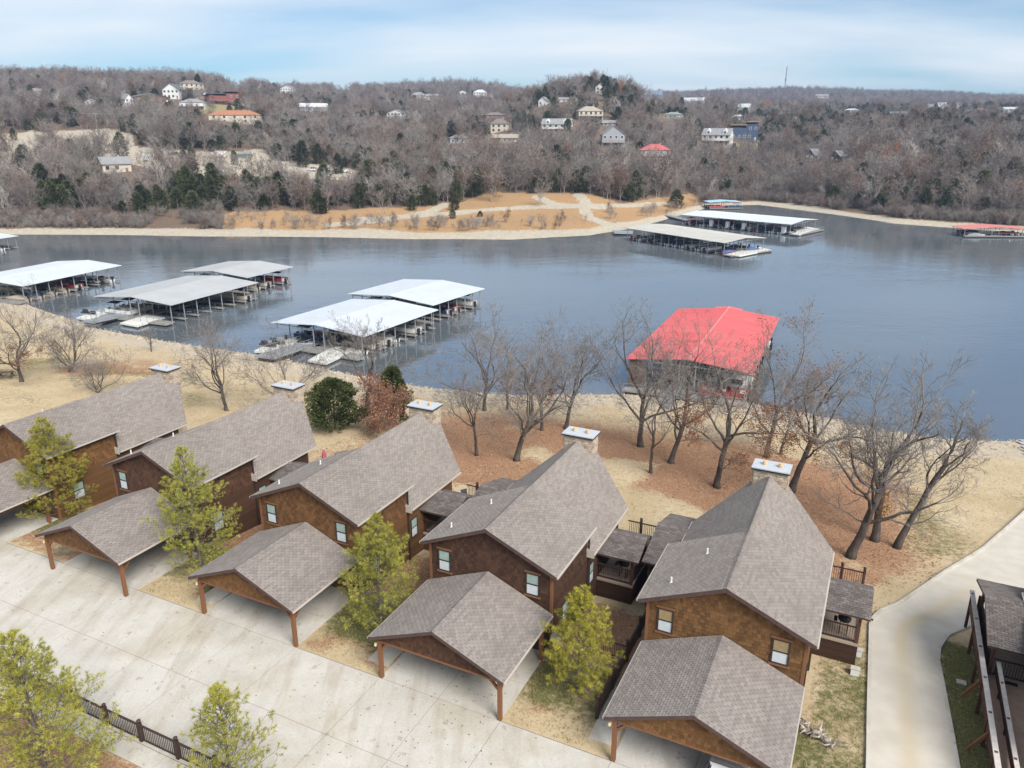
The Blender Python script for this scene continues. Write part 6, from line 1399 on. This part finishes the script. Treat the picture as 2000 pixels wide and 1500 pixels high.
for k in range(3):
    a, b_ = poles[k], poles[k + 1]; pts = [a.lerp(b_, t_ / 14) - Vector((0, 0, 4 * 3.0 * (t_ / 14) * (1 - t_ / 14))) for t_ in range(15)]
    MB().tube([p - a for p in pts], [.045] * 15, 3).build('power_wire', mat('wire', (.5,.5,.5)), loc=tuple(a), label='overhead wire between the %s and %s power poles on the left hill' % (ORD[k], ORD[k + 1]), cat='wire')
# leaves blown over the driveway and litter under the oaks
def leaf_scatter(name, pts, size, m):
    b = MB(); r_ = random.Random(77)
    for (x, y, z) in pts:
        a = r_.uniform(0, 6.28); s = size * r_.uniform(.5, 1.3); dx, dy = math.cos(a) * s, math.sin(a) * s; t = r_.uniform(-.3, .3) * s
        b.poly([(x - dx, y - dy, z), (x + dy * .5, y - dx * .5, z + abs(t)), (x + dx, y + dy, z + .01), (x - dy * .5, y + dx * .5, z + abs(t) * .5)])
    o = b.build(name, m); o['kind'] = 'stuff'; return o
r_ = random.Random(31); pts = []
for k in range(330):
    vc = r_.choice([-17.55, -17.55, -17.55, -30.57, -4.53, -43.5]); u_, v_ = r_.uniform(19, 31), vc + r_.gauss(1.0, 2.6)
    if abs(v_ - vc) > 3.5 and u_ > 27.2: continue
    x, y = W(u_, v_); pts.append((x, y, .042))
leaf_scatter('fallen_leaves', pts, .055, mat('dead_leaf', (.17,.09,.055), rough=.9, island=.4))
uu_ = np.array([(r_.uniform(46, 86), r_.uniform(-48, 7), r_.random()) for k in range(30000)]); XX = uu_[:, 0] * UX + uu_[:, 1] * VX; YY = uu_[:, 0] * UY + uu_[:, 1] * VY
kk_ = uu_[:, 2] < np.clip((fbm(XX, YY, 12, 5) - .33) * 4, 0, 1) * np.where(uu_[:, 0] < 74, 1, .3) + .05
ZZ = near_h(XX, YY) + .03 + (fbm(XX, YY, 9, 3) - .5) * .5 * smooth(50, 58, uu_[:, 0]); pts = list(zip(XX[kk_].tolist(), YY[kk_].tolist(), ZZ[kk_].tolist()))
leaf_scatter('leaf_litter', pts, .085, mat('litter_leaf', (.33,.16,.085), rough=.9, island=.5))
# dry grass tufts on the lawns close to the lodges and over the bank
def tufts(name, n, ur, vr, test, h, m, sd):
    b = MB(); q_ = random.Random(sd); UVs = [(q_.uniform(*ur), q_.uniform(*vr)) for k in range(n)]; UVs = np.array([p for p in UVs if test(*p)])
    XX = UVs[:, 0] * UX + UVs[:, 1] * VX; YY = UVs[:, 0] * UY + UVs[:, 1] * VY; ZZ = near_h(XX, YY) + (fbm(XX, YY, 9, 3) - .5) * .5 * smooth(50, 58, UVs[:, 0])
    for x, y, z in zip(XX.tolist(), YY.tolist(), ZZ.tolist()):
        for j in range(3):
            a = q_.uniform(0, 6.28); w_ = .016; hh = h * q_.uniform(.5, 1.3); dx, dy = math.cos(a), math.sin(a); ox, oy = q_.uniform(-.08, .08), q_.uniform(-.08, .08)
            b.poly([(x + ox - dy * w_, y + oy + dx * w_, z - .01), (x + ox + dy * w_, y + oy - dx * w_, z - .01), (x + ox + dx * hh * .8, y + oy + dy * hh * .8, z + hh)])
    o = b.build(name, m); o['kind'] = 'stuff'
def strip(u_, v_):
    if u_ > 33.2: return v_ > -.3 and (v_ < 2.4 or 6.3 < v_ < 7.3)
    if u_ < 27.5: return False
    return all(abs(v_ - vc) > 3.8 and not (-5.2 < v_ - vc < -3.6) for vc, du in HOUSES[:5]) and v_ < 2.4
tufts('lawn_grass', 42000, (27.4, 46), (-62, 7.4), strip, .09, mat('lawn_blade', (.20,.165,.06), rough=.9, col2=(.40,.30,.14), nscale=.5, island=.45, coords='World'), 3)
def bank(u_, v_):
    return u_ < float(np.interp(v_, SH_V, SH_U)) - 6 and not (u_ < 56 and -62 < v_ < 3 and any(abs(v_ - vc) < 6 and u_ < 48.5 for vc, du in HOUSES)) and v_ < 2.2 + max(0, (u_ - 47.5) * .44)
tufts('bank_grass', 42000, (46, 92), (-110, 16), bank, .10, mat('bank_blade', (.36,.25,.12), rough=.9, col2=(.50,.37,.20), nscale=.3, island=.5, coords='World'), 4)
# rocks along the near shore
rk = MB(); 
for k in range(2600):
    v_ = r_.uniform(-140, 24); us_ = float(np.interp(v_, SH_V, SH_U)); u_ = us_ - abs(r_.gauss(0, 2.6)) + .6; x, y = W(u_, v_); z = nh(x, y); s = r_.uniform(.06, .28) * (1.6 if r_.random() < .08 else 1); n0 = len(rk.v)
    for a in range(5): w_ = a * 1.2566 + r_.random() * .5; rk.v.append((x + s * math.cos(w_), y + s * math.sin(w_) * .8, z - .05))
    for a in range(5): w_ = a * 1.2566 + r_.random() * .5; rk.v.append((x + s * .6 * math.cos(w_), y + s * .5 * math.sin(w_), z + s * r_.uniform(.3, .6)))
    for a in range(5): rk.f.append((n0 + a, n0 + (a + 1) % 5, n0 + 5 + (a + 1) % 5, n0 + 5 + a))
    rk.f.append(tuple(n0 + 5 + a for a in range(5)))
o = rk.build('shore_rocks', mat('limestone', (.40,.34,.265), rough=.95, island=.35)); o['kind'] = 'stuff'
# air between here and the far hills
hz = bpy.data.materials.new('haze'); hz.use_nodes = True; nt = hz.node_tree; nt.nodes.clear(); ou = nt.nodes.new('ShaderNodeOutputMaterial'); pv = nt.nodes.new('ShaderNodeVolumePrincipled')
pv.inputs['Color'].default_value = (.50, .68, 1.0, 1); pv.inputs['Density'].default_value = .00019; pv.inputs['Anisotropy'].default_value = .2
nt.links.new(pv.outputs[0], ou.inputs['Volume'])
o = MB().box(-3200, -200, -16, 3200, 3500, 170).build('haze', hz); o['kind'] = 'stuff'
